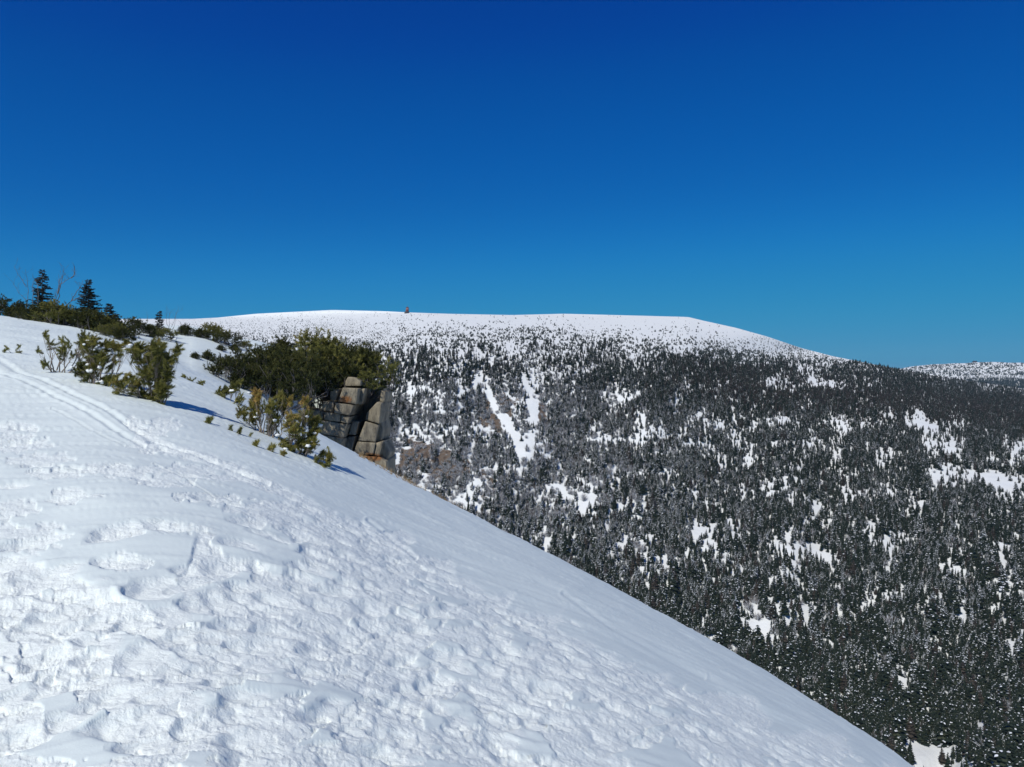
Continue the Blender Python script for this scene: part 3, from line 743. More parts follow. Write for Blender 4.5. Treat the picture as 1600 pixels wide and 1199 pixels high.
def lump(c, sx, sy, sz, seed):
    V, Fc = [], []; n, m = 8, 5
    for i in range(m + 1):
        for j in range(n):
            th = math.pi * i / m; ph = 2 * math.pi * j / n; p = np.array([math.sin(th) * math.cos(ph), math.sin(th) * math.sin(ph), math.cos(th)])
            k = 1 + .3 * math.sin(3 * ph + seed) * math.sin(th) + .2 * math.sin(5 * th + seed * 2)
            V.append((c[0] + p[0] * sx * k, c[1] + p[1] * sy * k, c[2] + p[2] * sz * k))
    for i in range(m):
        for j in range(n): Fc.append((i * n + j, (i + 1) * n + j, (i + 1) * n + (j + 1) % n, i * n + (j + 1) % n))
    return np.array(V), np.array(Fc)

def pine_bush(label, root, clusters, D=None, group=None, seed=0, tuft=0.13, nper=150, nlen=0.055, wid=0.0042, mat_n=None, lean=(0.25, 0, 0.9), depth=0.8, name="dwarf_pine", rad=0.012, fill=0.35, stems=None, snow=0):
    """clusters: (px, py, rx, ry, n tufts, tint): leafy tip groups placed around the root in real space"""
    r = np.random.RandomState(seed); rr = random.Random(seed)
    root = Vector(root); y0 = root.y; tufts, paths = [], []
    scl = y0 / F
    for (cx, cy, rx, ry, n, tint) in clusters:
        dz = rr.uniform(-depth, depth) * 0.5
        C = P(cx, cy, y0) + Vector((0, dz * 0.5, 0)) - root
        mid = Vector((C.x * 0.35, C.y * 0.3, C.z * 0.12 + 0.02))
        fork = C * 0.72; fork.z -= ry * scl * 0.5
        sx = C.x * 0.5 + rr.gauss(0, .02); gz = float(z_ground(800 + F * (root.x + sx) / root.y, root.y)) - root.z
        b0 = curve((sx, 0, gz - 0.04), fork, (C.x * 0.06, 0, -abs(C.x) * 0.04), 7, 0.02, rr)
        paths.append((b0, rad * .8, rad * 0.4))
        n = int(n * 1.2 + .5)
        for k in range(n):
            a = rr.uniform(0, 6.28); q = math.sqrt(rr.random())
            o = Vector((math.cos(a) * q * rx * scl, rr.uniform(-1, 1) * rx * scl * (0.9 if n > 4 else 0.4), math.sin(a) * q * ry * scl))
            tip = C + o
            d = o.normalized() * 0.7 + Vector(lean) * .8 + Vector((rr.gauss(0, .4), rr.gauss(0, .4), rr.gauss(0, .3))); d.normalize()
            st = b0[min(len(b0) - 1, rr.randint(3, 6))]
            L = tuft * rr.uniform(0.7, 1.35); base = tip - d * L
            paths.append((curve(st, base, (0, 0, -0.12 * (base - st).length), 4, 0.02, rr) + [tip], rad * 0.22, rad * 0.12))
            tufts.append((base, d, L, min(1, max(0, tint + rr.gauss(0, 0.12)))))
            if n > 9 and rr.random() < fill:
                m_ = Vector(st).lerp(base, rr.uniform(.3, .9)); d2 = (d + Vector((rr.gauss(0, .5), -abs(rr.gauss(0, .5)), rr.gauss(0, .4)))).normalized(); tufts.append((m_, d2, L * .8, max(0, tint - .1)))
    if stems:
        for st in stems:
            paths.append(([P(p[0], p[1], y0) + Vector((0, rr.uniform(-.03, .03), 0)) - root for p in st], rad * 0.8, rad * 0.3))
    e = empty(name, root); tag(e, label, "dwarf pine", group)
    v, q = tubes(paths); mesh_obj("branches", v, q, M_BARK, e, smooth=True)
    v, f, t = needles(tufts, r, nper, nlen, wid); mesh_obj("needles", v, f, mat_n or M_NEEDLE, e, attrs={"tint": t})
    if snow:
        V, Fs = [], []
        for q_ in range(snow):
            b_ = Vector(tufts[rr.randrange(len(tufts))][0]); s_ = rr.uniform(.015, .035)
            v_, f_ = lump(b_ + Vector((0, -.02, .02)), s_ * rr.uniform(1, 1.8), s_, s_ * .85, rr.randrange(99)); Fs.append(f_ + len(V) * len(v_)); V.append(v_)
        mesh_obj("snow_clump", np.vstack(V), np.vstack(Fs), M_FAR2, e, smooth=True)
    return e

# the nearest bushes on the left
G1 = "dwarf pines poking out of the snow on the left"
pine_bush("tiny two-tufted pine sprout alone in the snow at the far left", ground_pt(30, 555), [(17, 545, 5, 4, 3, .35), (26, 549, 4, 3, 2, .3), (39, 542, 3, 5, 2, .3)], seed=1, group=G1, tuft=.10, lean=(0, 0, .5))
pine_bush("sparse open pine with a bare grey forked stem, leftmost of the three larger near bushes", ground_pt(90, 579),
          [(68, 535, 5, 12, 5, .35), (79, 520, 4, 8, 4, .4), (72, 547, 4, 6, 3, .3), (96, 532, 4, 7, 3, .3), (112, 540, 12, 14, 14, .35), (122, 526, 10, 14, 14, .4), (80, 567, 9, 4, 5, .2), (106, 551, 8, 6, 5, .3), (132, 534, 10, 12, 12, .4)],
          seed=2, group=G1, lean=(-.1, 0, .9), stems=[[(90, 580), (94, 565), (88, 552), (78, 540)], [(92, 572), (104, 558), (112, 545)]], rad=.014)
pine_bush("broad loose pine bush between the bare forked one and the dense fan-shaped one", ground_pt(148, 601),
          [(150, 533, 14, 9, 22, .55), (165, 540, 16, 10, 26, .5), (185, 542, 12, 8, 16, .55), (200, 535, 7, 5, 6, .5), (140, 560, 14, 9, 20, .3), (125, 572, 12, 8, 14, .2), (165, 558, 12, 9, 16, .4),
           (118, 580, 12, 6, 10, .15), (178, 590, 8, 6, 8, .3), (160, 595, 10, 7, 12, .35), (150, 575, 10, 7, 12, .3), (172, 572, 6, 5, 6, .3), (140, 588, 10, 5, 8, .2)],
          seed=3, group=G1, snow=26, lean=(.6, 0, .45), stems=[[(152, 600), (150, 585), (158, 572), (172, 565)], [(141, 598), (141, 585)]])
pine_bush("dense fan-shaped pine bush, rightmost of the three larger near bushes", ground_pt(237, 628),
          [(222, 545, 14, 10, 30, .35), (240, 540, 15, 11, 34, .4), (258, 548, 14, 12, 30, .4), (275, 542, 8, 6, 8, .35), (228, 560, 15, 10, 28, .5), (250, 565, 16, 10, 32, .5), (268, 562, 12, 12, 22, .4),
           (240, 580, 15, 10, 26, .45), (262, 585, 13, 12, 26, .45), (196, 592, 7, 14, 14, .45), (205, 600, 9, 10, 14, .5), (245, 600, 12, 12, 22, .5), (262, 607, 12, 9, 18, .45), (252, 619, 14, 5, 14, .3), (224, 615, 10, 6, 10, .35),
           (236, 615, 7, 9, 10, .45), (190, 610, 6, 6, 6, .5), (215, 590, 8, 8, 10, .6)],
          seed=4, group=G1, snow=14, lean=(.65, 0, .45), tuft=.14)
pine_bush("low pine twigs lying on snow right of the dense fan-shaped bush", ground_pt(306, 600), [(285, 589, 4, 3, 4, .25), (298, 594, 5, 4, 5, .3), (312, 598, 6, 2.5, 5, .35)], seed=5, group=G1, lean=(-.5, 0, .35), tuft=.12)
# the group at the lip of the slope, in front of the rocks
G2 = "dwarf pines at the lip of the snow slope in front of the rocks"
pine_bush("leftmost green pine of the lip group, half sunk in snow", ground_pt(350, 626), [(338, 617, 10, 7, 16, .3), (352, 610, 10, 8, 18, .3), (367, 604, 9, 9, 16, .35), (376, 600, 6, 8, 9, .5), (380, 622, 7, 8, 10, .55), (345, 624, 9, 4, 8, .2)], seed=6, group=G2, snow=8, lean=(.5, 0, .65), tuft=.15)
pine_bush("tall leggy pine with an orange-brown top and pale bare stems", ground_pt(412, 678),
          [(402, 612, 8, 5, 9, .95), (409, 620, 6, 6, 8, .9), (392, 628, 8, 10, 12, .6), (385, 640, 8, 6, 10, .6), (405, 640, 8, 9, 10, .45), (425, 635, 9, 11, 16, .55), (437, 618, 6, 8, 9, .65), (451, 625, 6, 8, 10, .75), (440, 637, 9, 9, 14, .6),
           (430, 652, 9, 9, 14, .45), (420, 668, 8, 6, 8, .35), (392, 650, 10, 4, 8, .65)],
          seed=7, group=G2, snow=6, lean=(.1, 0, .9), stems=[[(404, 682), (411, 655), (408, 625)], [(410, 684), (414, 660), (422, 640)], [(418, 690), (430, 665), (440, 640)]], rad=.013)
pine_bush("bushy yellow-green pine beside the rock face, snow on its lower branches", ground_pt(455, 705),
          [(482, 626, 6, 6, 7, .85), (465, 650, 9, 8, 14, .7), (478, 648, 10, 9, 18, .6), (490, 660, 9, 10, 18, .65), (470, 668, 10, 8, 16, .6), (488, 676, 10, 9, 18, .55), (494, 690, 8, 7, 12, .45), (475, 688, 11, 7, 16, .5), (460, 697, 10, 6, 12, .4), (447, 690, 8, 6, 8, .4),
           (480, 700, 9, 4, 8, .3), (455, 660, 6, 6, 6, .7), (442, 704, 6, 4, 6, .35)],
          seed=8, group=G2, snow=22, lean=(.55, 0, .6), stems=[[(452, 700), (465, 672), (478, 640), (481, 630)], [(455, 700), (475, 685), (488, 670)]], rad=.013)
pine_bush("low creeping pine branch with three tufts at the right end of the lip group", ground_pt(480, 716), [(505, 708, 5, 4, 5, .5), (516, 711, 7, 4, 8, .6), (504, 723, 5, 3, 4, .3), (517, 724, 6, 4, 6, .2), (500, 716, 5, 3, 3, .3)], seed=9, group=G2, lean=(.3, 0, .35), tuft=.14)
for i, (x_, y_, n_, lb) in enumerate([(318, 662, 3, "single leaning pine tip, leftmost of the row of tips below the lip group"), (333, 660, 5, "upright cluster of pine tips, second from the left in the row of tips"),
                                      (352, 671, 2, "very small pine tip, third in the row of tips"), (367, 678, 3, "dark pine tip leaning right, fourth in the row of tips"), (388, 681, 1, "smallest faint pine tip of the row, just left of the wide tuft"),
                                      (402, 696, 4, "wide pale pine tuft flat on the snow below the leggy pine"), (421, 704, 5, "round yellowish pine tuft just below the leggy pine's stems"), (441, 712, 4, "brownish pine tuft at the foot of the bushy yellow-green pine")]):
    s = [.8, 1, .5, .9, .4, 1.1, 1.1, .9][i]
    pine_bush(lb, ground_pt(x_, y_ + 2), [(x_, y_ - 5 * s, 4 * s, 3 * s, n_, [.3, .3, .25, .2, .2, .45, .55, .6][i])], seed=20 + i, group="single pine tips poking through the snow", tuft=.09 * (0.6 + .5 * s), lean=(.1, 0, .8), rad=.006)

# ---- generic dwarf pine masses (three builds, copied)
def mass_pine(seed, wd=1.3, ht=1.7, ntuft=680):
    r = np.random.RandomState(seed); rr = random.Random(seed); tufts, paths = [], []
    nb = 19
    for b in range(nb):
        a = 2 * math.pi * b / nb + rr.uniform(-.3, .3); q = rr.uniform(0.15, 1.0)
        C = Vector((math.cos(a) * wd * q, math.sin(a) * wd * q, ht * (1 - 0.45 * q * q) * rr.uniform(0.25, 0.95)))
        b0 = curve((C.x * .5, C.y * .5, -0.3), C, (C.x * .3, C.y * .3, -.15 * C.z), 6, .03, rr); paths.append((b0, .022, .008))
        for k in range(ntuft // nb):
            st = Vector(b0[rr.randint(2, 5)]); o = Vector((rr.gauss(0, .26), rr.gauss(0, .26), rr.gauss(.0, .20)))
            tip = st.lerp(C, .6) + o * .9 if rr.random() < .3 else C + o * .85
            if tip.z < .05: tip.z = .08 + rr.random() * .3
            d = (o.normalized() * .8 + Vector((0.12, 0, .55)) + Vector((rr.gauss(0, .35), rr.gauss(0, .35), rr.gauss(0, .2)))).normalized(); L = rr.uniform(.12, .26)
            base = tip - d * L
            if k % 5 == 0: paths.append(([st, base, tip], .010, .005))
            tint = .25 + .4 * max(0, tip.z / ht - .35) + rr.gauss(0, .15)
            tufts.append((base, d, L, min(1, max(0, tint))))
    v, q = tubes(paths, 4); nv = needles(tufts, r, 56, .10, .016, 1.0)
    return v, q, nv
MP = []
for s_, w_, h_ in ((101, 1.25, 1.7), (102, 1.5, 1.9), (103, 1.0, 1.45)):
    v, q, nv = mass_pine(s_, w_, h_)
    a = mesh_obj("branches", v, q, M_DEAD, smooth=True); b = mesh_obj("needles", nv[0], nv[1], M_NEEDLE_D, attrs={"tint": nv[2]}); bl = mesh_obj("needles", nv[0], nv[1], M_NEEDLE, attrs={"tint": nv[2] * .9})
    MP.append((a.data, b.data, bl.data))
    for o in (a, b, bl): bpy.data.objects.remove(o)
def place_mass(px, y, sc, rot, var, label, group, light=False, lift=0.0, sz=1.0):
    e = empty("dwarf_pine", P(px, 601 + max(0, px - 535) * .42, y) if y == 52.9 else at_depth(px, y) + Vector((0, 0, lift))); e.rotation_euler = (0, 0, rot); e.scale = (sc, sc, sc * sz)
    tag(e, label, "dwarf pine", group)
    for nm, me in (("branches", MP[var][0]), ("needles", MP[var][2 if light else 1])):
        o = bpy.data.objects.new(nm, me); COL.objects.link(o); o.parent = e
GC = "dwarf pines in the thicket on the rock outcrop"
crag = [  # px, depth, scale, rot, var, label
    (305, 40.0, 0.28, .3, 2, "lowest leftmost small pine of the thicket, half behind the snow edge"),
    (325, 41.5, 0.42, 1.3, 2, "small pine second from the left end of the thicket"),
    (352, 42.0, 0.41, 2.3, 0, "rounded pine in the thicket's left part with snow behind it"),
    (378, 43.0, 0.76, 4.0, 2, "low pine top standing against the snow in the thicket's left part"),
    (350, 38.0, 0.76, 5.0, 1, "pine at the thicket's lower left foot just above the snow edge"),
    (385, 39.0, 0.76, 0.5, 0, "dark pine above the green half-sunk pine of the lip group"),
    (405, 42.0, 1.27, 1.0, 1, "dark pine in the middle of the thicket's left half"),
    (420, 47.0, 1.22, 2.0, 0, "pine whose crown meets the right end of the snow patch"),
    (425, 40.0, 1.31, 3.1, 1, "dark pine directly behind the orange-topped leggy pine"),
    (450, 48.0, 1.73, 4.2, 1, "large pine in the upper middle of the thicket"),
    (440, 43.5, 1.73, 5.2, 0, "dark pine in the centre of the thicket behind the bushy yellow-green pine"),
    (480, 52.0, 1.99, 0.2, 0, "pine at the top ridge of the thicket, left of its highest tip"),
    (448, 47.0, 1.13, 1.4, 1, "broad dark pine low in the thicket, left of the rock's top left blocks"),
    (505, 55.0, 2.10, 2.4, 0, "highest pine of the thicket, its tip standing against the far snow"),
    (425, 41.0, 0.57, 3.3, 2, "small dark pine tucked in front of the pine behind the orange-topped leggy pine"),
    (515, 55.2, 1.47, 3.7, 2, "dark pine on the rim directly behind and above the rock's top cap block"),
    (535, 52.9, 1.47, 5.0, 1, "pine on the rock top, between the highest pine and the right-hand end"),
    (558, 52.9, 1.90, 0.9, 0, "pine above the dark cleft in the rock"),
    (563, 52.9, 1.63, 2.8, 1, "round yellow-green pine overhanging the cliff at the right-hand end of the thicket"),
    (575, 52.9, 0.88, 4.4, 2, "small pine low at the thicket's right end above the right rock pillar"),
    (545, 58.0, 1.41, 1.9, 1, "pine at the thicket's back edge behind the rock top"),
    (440, 57.0, 1.28, 4.9, 2, "pine at the thicket's back edge, left of centre"),
]
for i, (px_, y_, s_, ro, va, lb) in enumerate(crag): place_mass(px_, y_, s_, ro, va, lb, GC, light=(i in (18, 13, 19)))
GU = "dwarf pines along the upper left skyline"
upper = [
    (5, 41, .95, .4, 1, "pine bush at the left edge of the photo on the skyline"), (22, 42, .7, 2, 2, "smaller pine right of the bush at the photo's left edge"),
    (50, 40, .7, 1, 0, "low pine under the left bare tree"), (70, 38, .85, 2.2, 1, "dense pine under the tallest ragged spruce"), (95, 37.5, 1.0, 3.1, 0, "brownish-green pine below the leaning bare tree"),
    (118, 38, .9, 4.4, 1, "pine between the leaning bare tree and the pointed spruce"), (140, 37, .85, 5.1, 0, "pine right below the pointed spruce"), (160, 38, .9, .3, 2, "pine left of the smallest dark spruce"),
    (178, 40, .85, 1.2, 1, "pine at the foot of the smallest dark spruce"), (190, 34.5, .55, 2.0, 2, "low pine in a snow hollow at the right end of the left thicket"), (172, 35, .5, 2.8, 1, "low pine half buried behind the snow lip"),
    (215, 47, .75, 3.3, 0, "flat-topped pine on the skyline right of the left thicket"), (235, 49, .55, 4.4, 2, "low pine left of the slim isolated spruce"), (255, 48, .6, 5.3, 1, "pine around the foot of the slim isolated spruce"),
    (290, 55, .7, .8, 2, "cone-shaped pine alone right of the bare twigs"), (313, 55, .6, 1.7, 2, "narrow pine at the left of the skyline row near the rock thicket"),
    (334, 56, .95, 2.6, 0, "tallest pine of the skyline row near the rock thicket"), (352, 55, .75, 3.6, 1, "pine right of the tallest one in the skyline row"), (366, 53, .45, 4.6, 2, "pine straggling down the snow in the skyline row"),
    (383, 57, .45, 5.4, 0, "last pine of the skyline row, touching the far slope"), (345, 50, .35, 1.0, 2, "tiny pine below the skyline row in open snow"), (425, 60, .4, 1.1, 2, "small pine on the crest between the skyline row and the thicket")]
for i, (px_, y_, s_, ro, va, lb) in enumerate(upper): place_mass(px_, y_, s_ * (0.92 if px_ < 200 else .95), ro, va, lb, GU, light=(i % 3 == 1), lift=-0.05, sz=.85)

# ---- near spruces
def near_spruce(label, px, y, H, wd, seed, lean=0.0, gaps=0.1, sink=0.0):
    r = np.random.RandomState(seed); rr = random.Random(seed)
    e = empty("spruce", at_depth(px, y) - Vector((0, 0, sink))); tag(e, label, "spruce", "spruces on the left skyline")
    tr = [Vector((lean * (i / 8) ** 1.6 * H, 0, H * i / 8 - .1)) for i in range(9)]
    v, q = tubes([(tr, .05 * H / 2.5, .006)], 6); mesh_obj("trunk", v, q, M_DEAD, e, smooth=True)
    tufts, paths = [], []
    nw = int(H * 12)
    for i in range(nw):
        h = .06 + .94 * i / nw; b0 = Vector((lean * h ** 1.6 * H, 0, H * h - .05))
        for b in range(8 if h < .85 else 5):
            if rr.random() < gaps: continue
            a = rr.uniform(0, 6.28); L = (wd * (1 - h) ** .8 + .05) * rr.uniform(.55, 1.15)
            tip = b0 + Vector((math.cos(a) * L, math.sin(a) * L, -.12 * L + .1 * rr.random()))
            p = curve(b0, tip, (0, 0, -.10 * L), 5, .02, rr); paths.append((p, .008, .003))
            k = max(3, int(L / .05))
            for j in range(k):
                u = .2 + .8 * j / k; q0 = p[min(3, int(u * 4))].lerp(p[min(4, int(u * 4) + 1)], (u * 4) % 1)
                sa = a + rr.choice((-1, 1)) * rr.uniform(.4, 1.0); d = Vector((math.cos(sa), math.sin(sa), rr.uniform(-.35, .25))).normalized()
                tufts.append((q0, d, .10 * rr.uniform(.6, 1.3), rr.random() * .8))
    v, q = tubes(paths, 3); crown = mesh_obj("branches", v, q, M_DEAD, e)
    v, f, t = needles(tufts, r, 26, .055, .02, .9); mesh_obj("crown", v, f, M_SPR, e, attrs={"tint": t})
near_spruce("tallest, ragged wind-bent spruce on the left skyline between two bare trees", 66, 42, 3.15, .95, 301, .0, .35)
near_spruce("dense pointed conical spruce on the left skyline", 138, 42, 2.95, 1.05, 302, 0, .05)
near_spruce("smallest dark spruce tip, right of the dense conical spruce", 171, 41, 1.8, .7, 303, 0, .05)
near_spruce("slim isolated spruce with sparse tiers right of the left thicket", 249, 50, 1.75, .45, 304, 0, .25)
near_spruce("low broad spruce tip at the right end of the left thicket", 181, 40.5, 1.3, .8, 305, 0, .05)

# ---- bare trees: stems given as outlines in metres, grown with side twigs
def bare_tree(label, px, y, limbs, seed, r0=.03, twigs=5, cat="bare tree"):
    rr = random.Random(seed); base = at_depth(px, y); e = empty("bare_tree", base); tag(e, label, cat, "leafless trees on the skyline")
    trunk, tw = [], []
    for L in limbs:
        pts = [P(a, b, y) - base + Vector((0, rr.uniform(-.25, .25) * (i > 0), 0)) for i, (a, b) in enumerate(L)]
        fine = []
        for a, b in zip(pts[:-1], pts[1:]):
            for k in range(3): fine.append(a.lerp(b, k / 3) + Vector((rr.gauss(0, .02), rr.gauss(0, .02), rr.gauss(0, .02))))
        fine.append(pts[-1]); trunk.append((fine, r0 * rr.uniform(.7, 1), r0 * .25))
        for k in range(twigs):
            s = fine[rr.randint(len(fine) // 3, len(fine) - 1)]; d = Vector((rr.gauss(.1, .5), rr.gauss(0, .5), rr.uniform(.3, 1))).normalized(); l = rr.uniform(.25, .6)
            pt = curve(s, s + d * l, (rr.gauss(0, .05), 0, rr.gauss(0, .05)), 4, .03, rr); tw.append((pt, r0 * .28, r0 * .12))
            if rr.random() < .6:
                d2 = (d + Vector((rr.gauss(0, .6), 0, .2))).normalized(); tw.append(([pt[2], pt[2] + d2 * l * .5], r0 * .2, r0 * .1))
    v, q = tubes(trunk, 5); mesh_obj("limbs", v, q, M_DEAD, e, smooth=True)
    v, q = tubes(tw, 3); mesh_obj("twigs", v, q, M_DEAD, e)
bare_tree("thin leafless tree with upright stem, leftmost on the skyline", 42, 43, [[(42, 490), (41, 462), (40, 440), (42, 422)], [(42, 470), (30, 458), (20, 440)], [(41, 450), (33, 435), (24, 418)]], 1, .022)
bare_tree("big leafless tree leaning right with long forked limbs above the thicket", 82, 41, [[(80, 490), (88, 462), (97, 448), (110, 437), (117, 428)], [(92, 455), (96, 440), (104, 420)], [(76, 490), (84, 468), (93, 452)], [(112, 435), (114, 425), (114, 415)],
           [(90, 460), (92, 440), (95, 430)], [(72, 490), (80, 472), (88, 462)], [(52, 490), (54, 465), (53, 440)], [(60, 490), (62, 450), (55, 438), (49, 442)]], 2, .026)
bare_tree("leafless limb reaching up right at the left foot of the pointed spruce", 103, 41.5, [[(100, 482), (112, 470), (122, 455), (128, 445)], [(112, 470), (120, 468), (130, 462)]], 3, .035)
bare_tree("sparse leafless twigs right of the slim isolated spruce", 268, 51, [[(264, 512), (266, 495), (265, 485)], [(268, 512), (273, 498), (279, 482)], [(272, 512), (275, 495), (274, 488)], [(262, 512), (258, 498), (263, 486)]], 4, .014, 6)
bare_tree("short leafless twigs standing in snow left of the slim isolated spruce", 214, 46, [[(211, 518), (212, 508)], [(221, 517), (222, 505)], [(230, 505), (232, 488)]], 5, .014, 2)

# ---------------------------------------------------------------- rock outcrop
def rock_mat():
    m, t, b = mat("granite", 0.9, 0.15)
    c = coords(t)
    mp = t.nodes.new('ShaderNodeMapping'); mp.inputs['Scale'].default_value = (2.2, 1, .55); t.links.new(c, mp.inputs[0])
    n = noise_node(t, 1.1, 9, .72, mp.outputs[0]); n2 = noise_node(t, 5, 8, .75, mp.outputs[0]); n3 = noise_node(t, 0.7, 4, .6, c)
    r = ramp(t, n.outputs[0], [(.32, (.15, .13, .10)), (.5, (.36, .315, .225)), (.68, (.50, .435, .31))])
    r2 = ramp(t, n2.outputs[0], [(.3, (.62, .62, .62)), (.7, (1, 1, 1))])
    mu = t.nodes.new("ShaderNodeMix"); mu.data_type = 'RGBA'; mu.blend_type = 'MULTIPLY'; mu.inputs[0].default_value = 1
    t.links.new(r.outputs[0], mu.inputs[6]); t.links.new(r2.outputs[0], mu.inputs[7])
    at = t.nodes.new("ShaderNodeAttribute"); at.attribute_name = "lichen"
    ad = t.nodes.new("ShaderNodeMath"); ad.operation = 'MULTIPLY'; t.links.new(at.outputs["Fac"], ad.inputs[0]); t.links.new(n2.outputs[0], ad.inputs[1])
    fr = ramp(t, ad.outputs[0], [(.28, (0, 0, 0)), (.5, (1, 1, 1))])
    mx = t.nodes.new("ShaderNodeMix"); mx.data_type = 'RGBA'; t.links.new(fr.outputs[0], mx.inputs[0]); t.links.new(mu.outputs[2], mx.inputs[6]); mx.inputs[7].default_value = (.30, .14, .055, 1)
    t.links.new(mx.outputs[2], b.inputs["Base Color"])
    bp = t.nodes.new("ShaderNodeBump"); bp.inputs["Distance"].default_value = .12; t.links.new(n2.outputs[0], bp.inputs["Height"]); t.links.new(bp.outputs[0], b.inputs["Normal"])
    return m
M_ROCK = rock_mat()
def build_rock():
    import bmesh
    B = [  # block outlines in 1/6.66 photo pixels from (460,560), front depth, thickness
        ([(555, 195), (625, 198), (690, 240), (690, 292), (522, 296), (530, 235)], 49.9, 3.0), ([(372, 318), (468, 322), (432, 450), (372, 445)], 49.3, 3), ([(500, 306), (668, 316), (644, 486), (448, 456)], 49.0, 3.5),
        ([(672, 318), (738, 314), (694, 490), (648, 486)], 49.9, 2.5), ([(300, 448), (416, 456), (402, 566), (282, 545)], 49.0, 3.5), ([(424, 462), (624, 488), (578, 606), (408, 570)], 48.9, 3.5),
        ([(272, 552), (308, 560), (298, 642), (258, 636)], 49.1, 3), ([(312, 560), (482, 584), (476, 668), (302, 645)], 48.9, 3.5), ([(485, 588), (578, 612), (556, 688), (480, 668)], 49.0, 3.5),
        ([(150, 540), (268, 545), (256, 636), (170, 620)], 48.9, 3), ([(60, 520), (146, 540), (165, 622), (80, 640)], 49.1, 3), ([(250, 645), (556, 692), (512, 836), (270, 790), (215, 700)], 48.7, 3.5),
        ([(270, 796), (512, 842), (478, 945), (300, 880)], 48.6, 3.5), ([(80, 640), (244, 645), (262, 800), (120, 800)], 48.8, 3), ([(300, 885), (476, 950), (455, 1150), (250, 1100)], 48.5, 3.5),
        ([(516, 842), (535, 850), (500, 945), (482, 940)], 49.2, 3),
        ([(600, 655), (672, 662), (636, 806), (562, 800)], 49.9, 2.5), ([(560, 814), (634, 814), (596, 985), (506, 940)], 49.8, 2.5), ([(500, 948), (600, 990), (600, 1150), (470, 1150)], 49.6, 2.5),
        ([(862, 455), (908, 465), (884, 690), (738, 650), (750, 575)], 50.0, 4), ([(734, 658), (880, 694), (846, 878), (658, 862)], 49.9, 4), ([(656, 868), (846, 884), (822, 1012), (612, 1000)], 49.7, 4),
        ([(852, 880), (926, 862), (884, 1030), (826, 1014)], 49.9, 4), ([(906, 470), (918, 560), (900, 650), (921, 760), (908, 860), (852, 872), (888, 690)], 50.6, 3.5), ([(600, 1004), (890, 1030), (960, 1080), (960, 1260), (560, 1260)], 49.6, 4),
        ([(905, 335), (950, 350), (942, 440), (925, 470), (888, 445)], 50.9, 3), ([(120, 805), (266, 800), (296, 885), (200, 900)], 48.8, 3), ([(930, 860), (985, 1000), (960, 1080), (888, 1028)], 50.6, 3)]
    Vs, Fs, Ls = [], [], []; base = 0
    r = random.Random(3)
    for poly, dep, th in B + [([(300, 240), (900, 290), (912, 470), (893, 650), (915, 850), (950, 1000), (950, 1250), (250, 1250)], 53.3, 3.0)]:
        bm = bmesh.new(); cx = sum(p[0] for p in poly) / len(poly); cy = sum(p[1] for p in poly) / len(poly)
        fr, bk = [], []
        tx = r.uniform(-.25, .25); ty = r.uniform(-.1, .25)
        for (a, c) in poly:
            if dep < 52: a += (cx - a) * .018 - 1.5 * ((cx < a) - (cx > a)); c += (cy - c) * .018 - 1.5 * ((cy < c) - (cy > c))
            px_, py_ = 460 + a / 6.66, 560 + c / 6.66
            d = dep + tx * (a - cx) / 100 + ty * -(c - cy) / 150
            fr.append(bm.verts.new(P(px_, py_, d))); bk.append(bm.verts.new(P(px_, py_, dep) + Vector((0, th, 0))))
        bm.faces.new(fr); bm.faces.new(bk[::-1])
        n = len(poly)
        for i in range(n): bm.faces.new((fr[i], bk[i], bk[(i + 1) % n], fr[(i + 1) % n]))
        bmesh.ops.recalc_face_normals(bm, faces=bm.faces[:])
        bmesh.ops.bevel(bm, geom=bm.edges[:], offset=.018, segments=1, affect='EDGES')
        bmesh.ops.triangulate(bm, faces=bm.faces[:])
        for _ in range(6):
            ed = [e for e in bm.edges if e.calc_length() > .3]
            if not ed: break
            bmesh.ops.subdivide_edges(bm, edges=ed, cuts=1)
            bmesh.ops.triangulate(bm, faces=[f for f in bm.faces if len(f.verts) > 3])
        bm.normal_update()
        v = np.array([tuple(q.co) for q in bm.verts]); nn = np.array([tuple(q.normal) for q in bm.verts])
        s = .012 * fbm(v[:, 0] * 1.8 + v[:, 1], v[:, 2] * 1.8 - v[:, 1] * .7, 4, 501, .6) + .006 * np.round(2 * fbm(v[:, 0] * .9, v[:, 2] * 1.3, 2, 505))
        v = v + nn * s[:, None]
        bm.verts.index_update(); f = np.array([[q.index for q in fc.verts] for fc in bm.faces]) + base
        Vs.append(v); Fs.append(f); base += len(v); bm.free()
    V = np.vstack(Vs); X = 800 + F * V[:, 0] / V[:, 1]; Yp = 600 - F * V[:, 2] / V[:, 1]
    lic = np.maximum(1.3 * np.exp(-(((X - 540) / 13) ** 2 + ((Yp - 625) / 8) ** 2)), 1.5 * np.exp(-(((X - 578) / 24) ** 2 + ((Yp - 715) / 8) ** 2)))
    o0 = Vector((-12, 50, -6)); V = V - np.array(o0)
    o = mesh_obj("rock_outcrop", V, np.vstack(Fs), M_ROCK, attrs={"lichen": lic}); o.location = o0
    tag(o, "jointed grey-brown granite cliff with dark cleft and orange lichen below the pine thicket", "rock outcrop")
build_rock()

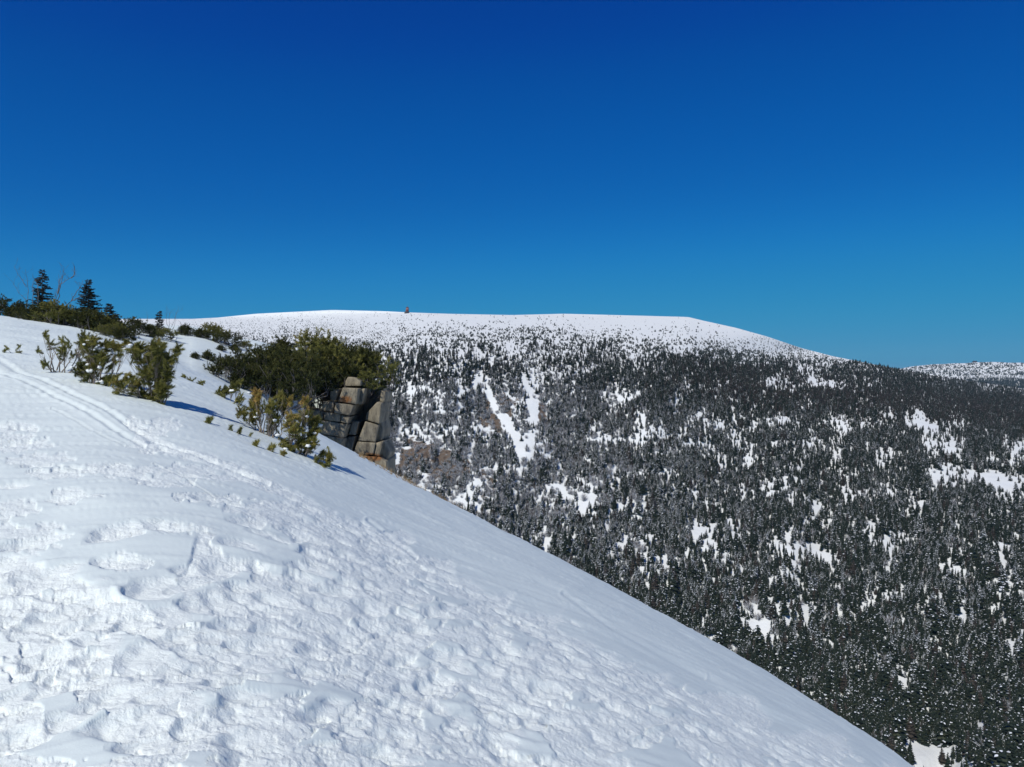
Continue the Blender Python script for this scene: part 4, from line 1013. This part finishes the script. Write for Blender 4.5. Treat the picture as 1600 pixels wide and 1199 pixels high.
# dry grass and heather poking from the snow lip below the rocks
def dry_grass():
    r = np.random.RandomState(44); V, T = [], []
    n = 1500; px = 560 + 170 * r.rand(n) ** 1.3; px = px[(perlin(px / 9, px * 0, 61) > -.05)]
    for p in px:
        y = 21 + 6 * r.rand() ; b = at_depth(p, y); h = .08 + .22 * r.rand(); d = Vector((r.randn() * .5, r.randn() * .3, 1)).normalized(); s = Vector((1, 0, 0)) * .007
        if b is None: continue
        V += [b - s, b + s, b + d * h]
    V = np.array([tuple(v) for v in V])
    o = mesh_obj("dry_grass", V, np.arange(len(V)).reshape(-1, 3), flat_mat("dry_grass", (.16, .11, .06), (.30, .22, .12), 5))
    tag(o, "sparse dry brown grass stems along the lip of the slope below the rocks", "grass", kind='stuff')
dry_grass()

# ---------------------------------------------------------------- summit buildings
M_RED = flat_mat("rusty_red_cladding", (.20, .07, .05), (.28, .10, .07), .4)
M_DARKM = flat_mat("dark_metal", (.05, .05, .06), (.08, .08, .09), 1)
M_GLASSY = flat_mat("window_glass", (.25, .32, .40), (.35, .42, .5), 1, .2)
def boxv(x0, x1, y0, y1, z0, z1, tx=1.0, shift=0.0):
    cx = (x0 + x1) / 2; cy = (y0 + y1) / 2; w = (x1 - x0) / 2 * tx; d = (y1 - y0) / 2 * tx
    v = [(x0, y0, z0), (x1, y0, z0), (x1, y1, z0), (x0, y1, z0), (cx - w + shift, cy - d, z1), (cx + w + shift, cy - d, z1), (cx + w + shift, cy + d, z1), (cx - w + shift, cy + d, z1)]
    f = [(0, 1, 5, 4), (1, 2, 6, 5), (2, 3, 7, 6), (3, 0, 4, 7), (4, 5, 6, 7), (3, 2, 1, 0)]
    return v, f
def boxes(name, lst, m, parent):
    V, Fc = [], []
    for b in lst:
        v, f = boxv(*b); o = len(V); V += v; Fc += [tuple(i + o for i in q) for q in f]
    return mesh_obj(name, np.array(V, float), np.array(Fc), m, parent)
Dt = float(far_point(np.array([636.0]), np.array([490.0]))[0]); bp_ = P(636, 489.5, Dt); k_ = Dt / F
e = empty("summit_tower", bp_); tag(e, "small red-brown tapered tower building with mast on the summit ridge", "tower")
boxes("tower_body", [(-2.2 * k_, 2.4 * k_, -2 * k_, 2 * k_, 1.6 * k_, 8.2 * k_, .72, .5 * k_)], M_RED, e)
boxes("base_building", [(-3.8 * k_, 3.0 * k_, -2.5 * k_, 2.5 * k_, -1.5 * k_, 2.0 * k_, .92)], M_DARKM, e)
boxes("roof_cap", [(-1.6 * k_, 2.4 * k_, -1.8 * k_, 1.8 * k_, 8.22 * k_, 8.8 * k_, .8)], M_DARKM, e)
boxes("window", [(-.2 * k_, 1.1 * k_, -2.05 * k_, -1.7 * k_, 5.3 * k_, 6.4 * k_)], M_GLASSY, e)
v, q = tubes([([(0.9 * k_, 0, 8.7 * k_), (0.9 * k_, 0, 12 * k_)], .22 * k_, .1 * k_)], 6); mesh_obj("mast", v, q, M_RED, e)
hb = P(1523, float(np.interp(1523, hill_px, hill_top)) + .2, 4200); k2 = 4200 / F
e = empty("mountain_hut", hb); tag(e, "tiny dark hut with masts on top of the distant hill", "hut")
boxes("wall", [(-3 * k2, 3 * k2, -1.5 * k2, 1.5 * k2, -1 * k2, 1.4 * k2)], M_DARKM, e)
boxes("roof", [(-3.3 * k2, 3.3 * k2, -1.8 * k2, 1.8 * k2, 1.42 * k2, 2.4 * k2, .4)], M_DARKM, e)
v, q = tubes([([(-2 * k2, 0, 1.5 * k2), (-2 * k2, 0, 4.2 * k2)], .2 * k2, .12 * k2), ([(2.4 * k2, 0, 1.5 * k2), (2.4 * k2, 0, 3.6 * k2)], .2 * k2, .12 * k2)], 5); mesh_obj("mast", v, q, M_DARKM, e)

# ---------------------------------------------------------------- thin blue air over the whole scene
def haze():
    m = bpy.data.materials.new("haze"); m.use_nodes = True; t = m.node_tree
    t.nodes.remove(t.nodes["Principled BSDF"]); v = t.nodes.new("ShaderNodeVolumePrincipled")
    v.inputs["Color"].default_value = (.36, .72, 1, 1); v.inputs["Density"].default_value = 3.6e-5; v.inputs["Anisotropy"].default_value = 0.1
    t.links.new(v.outputs[0], t.nodes["Material Output"].inputs["Volume"])
    g = 41000.0; V, Fc = boxv(-g, g, -g, g, -331, 260)
    tag(mesh_obj("haze", np.array(V, float), np.array(Fc), m), kind='stuff')
haze()
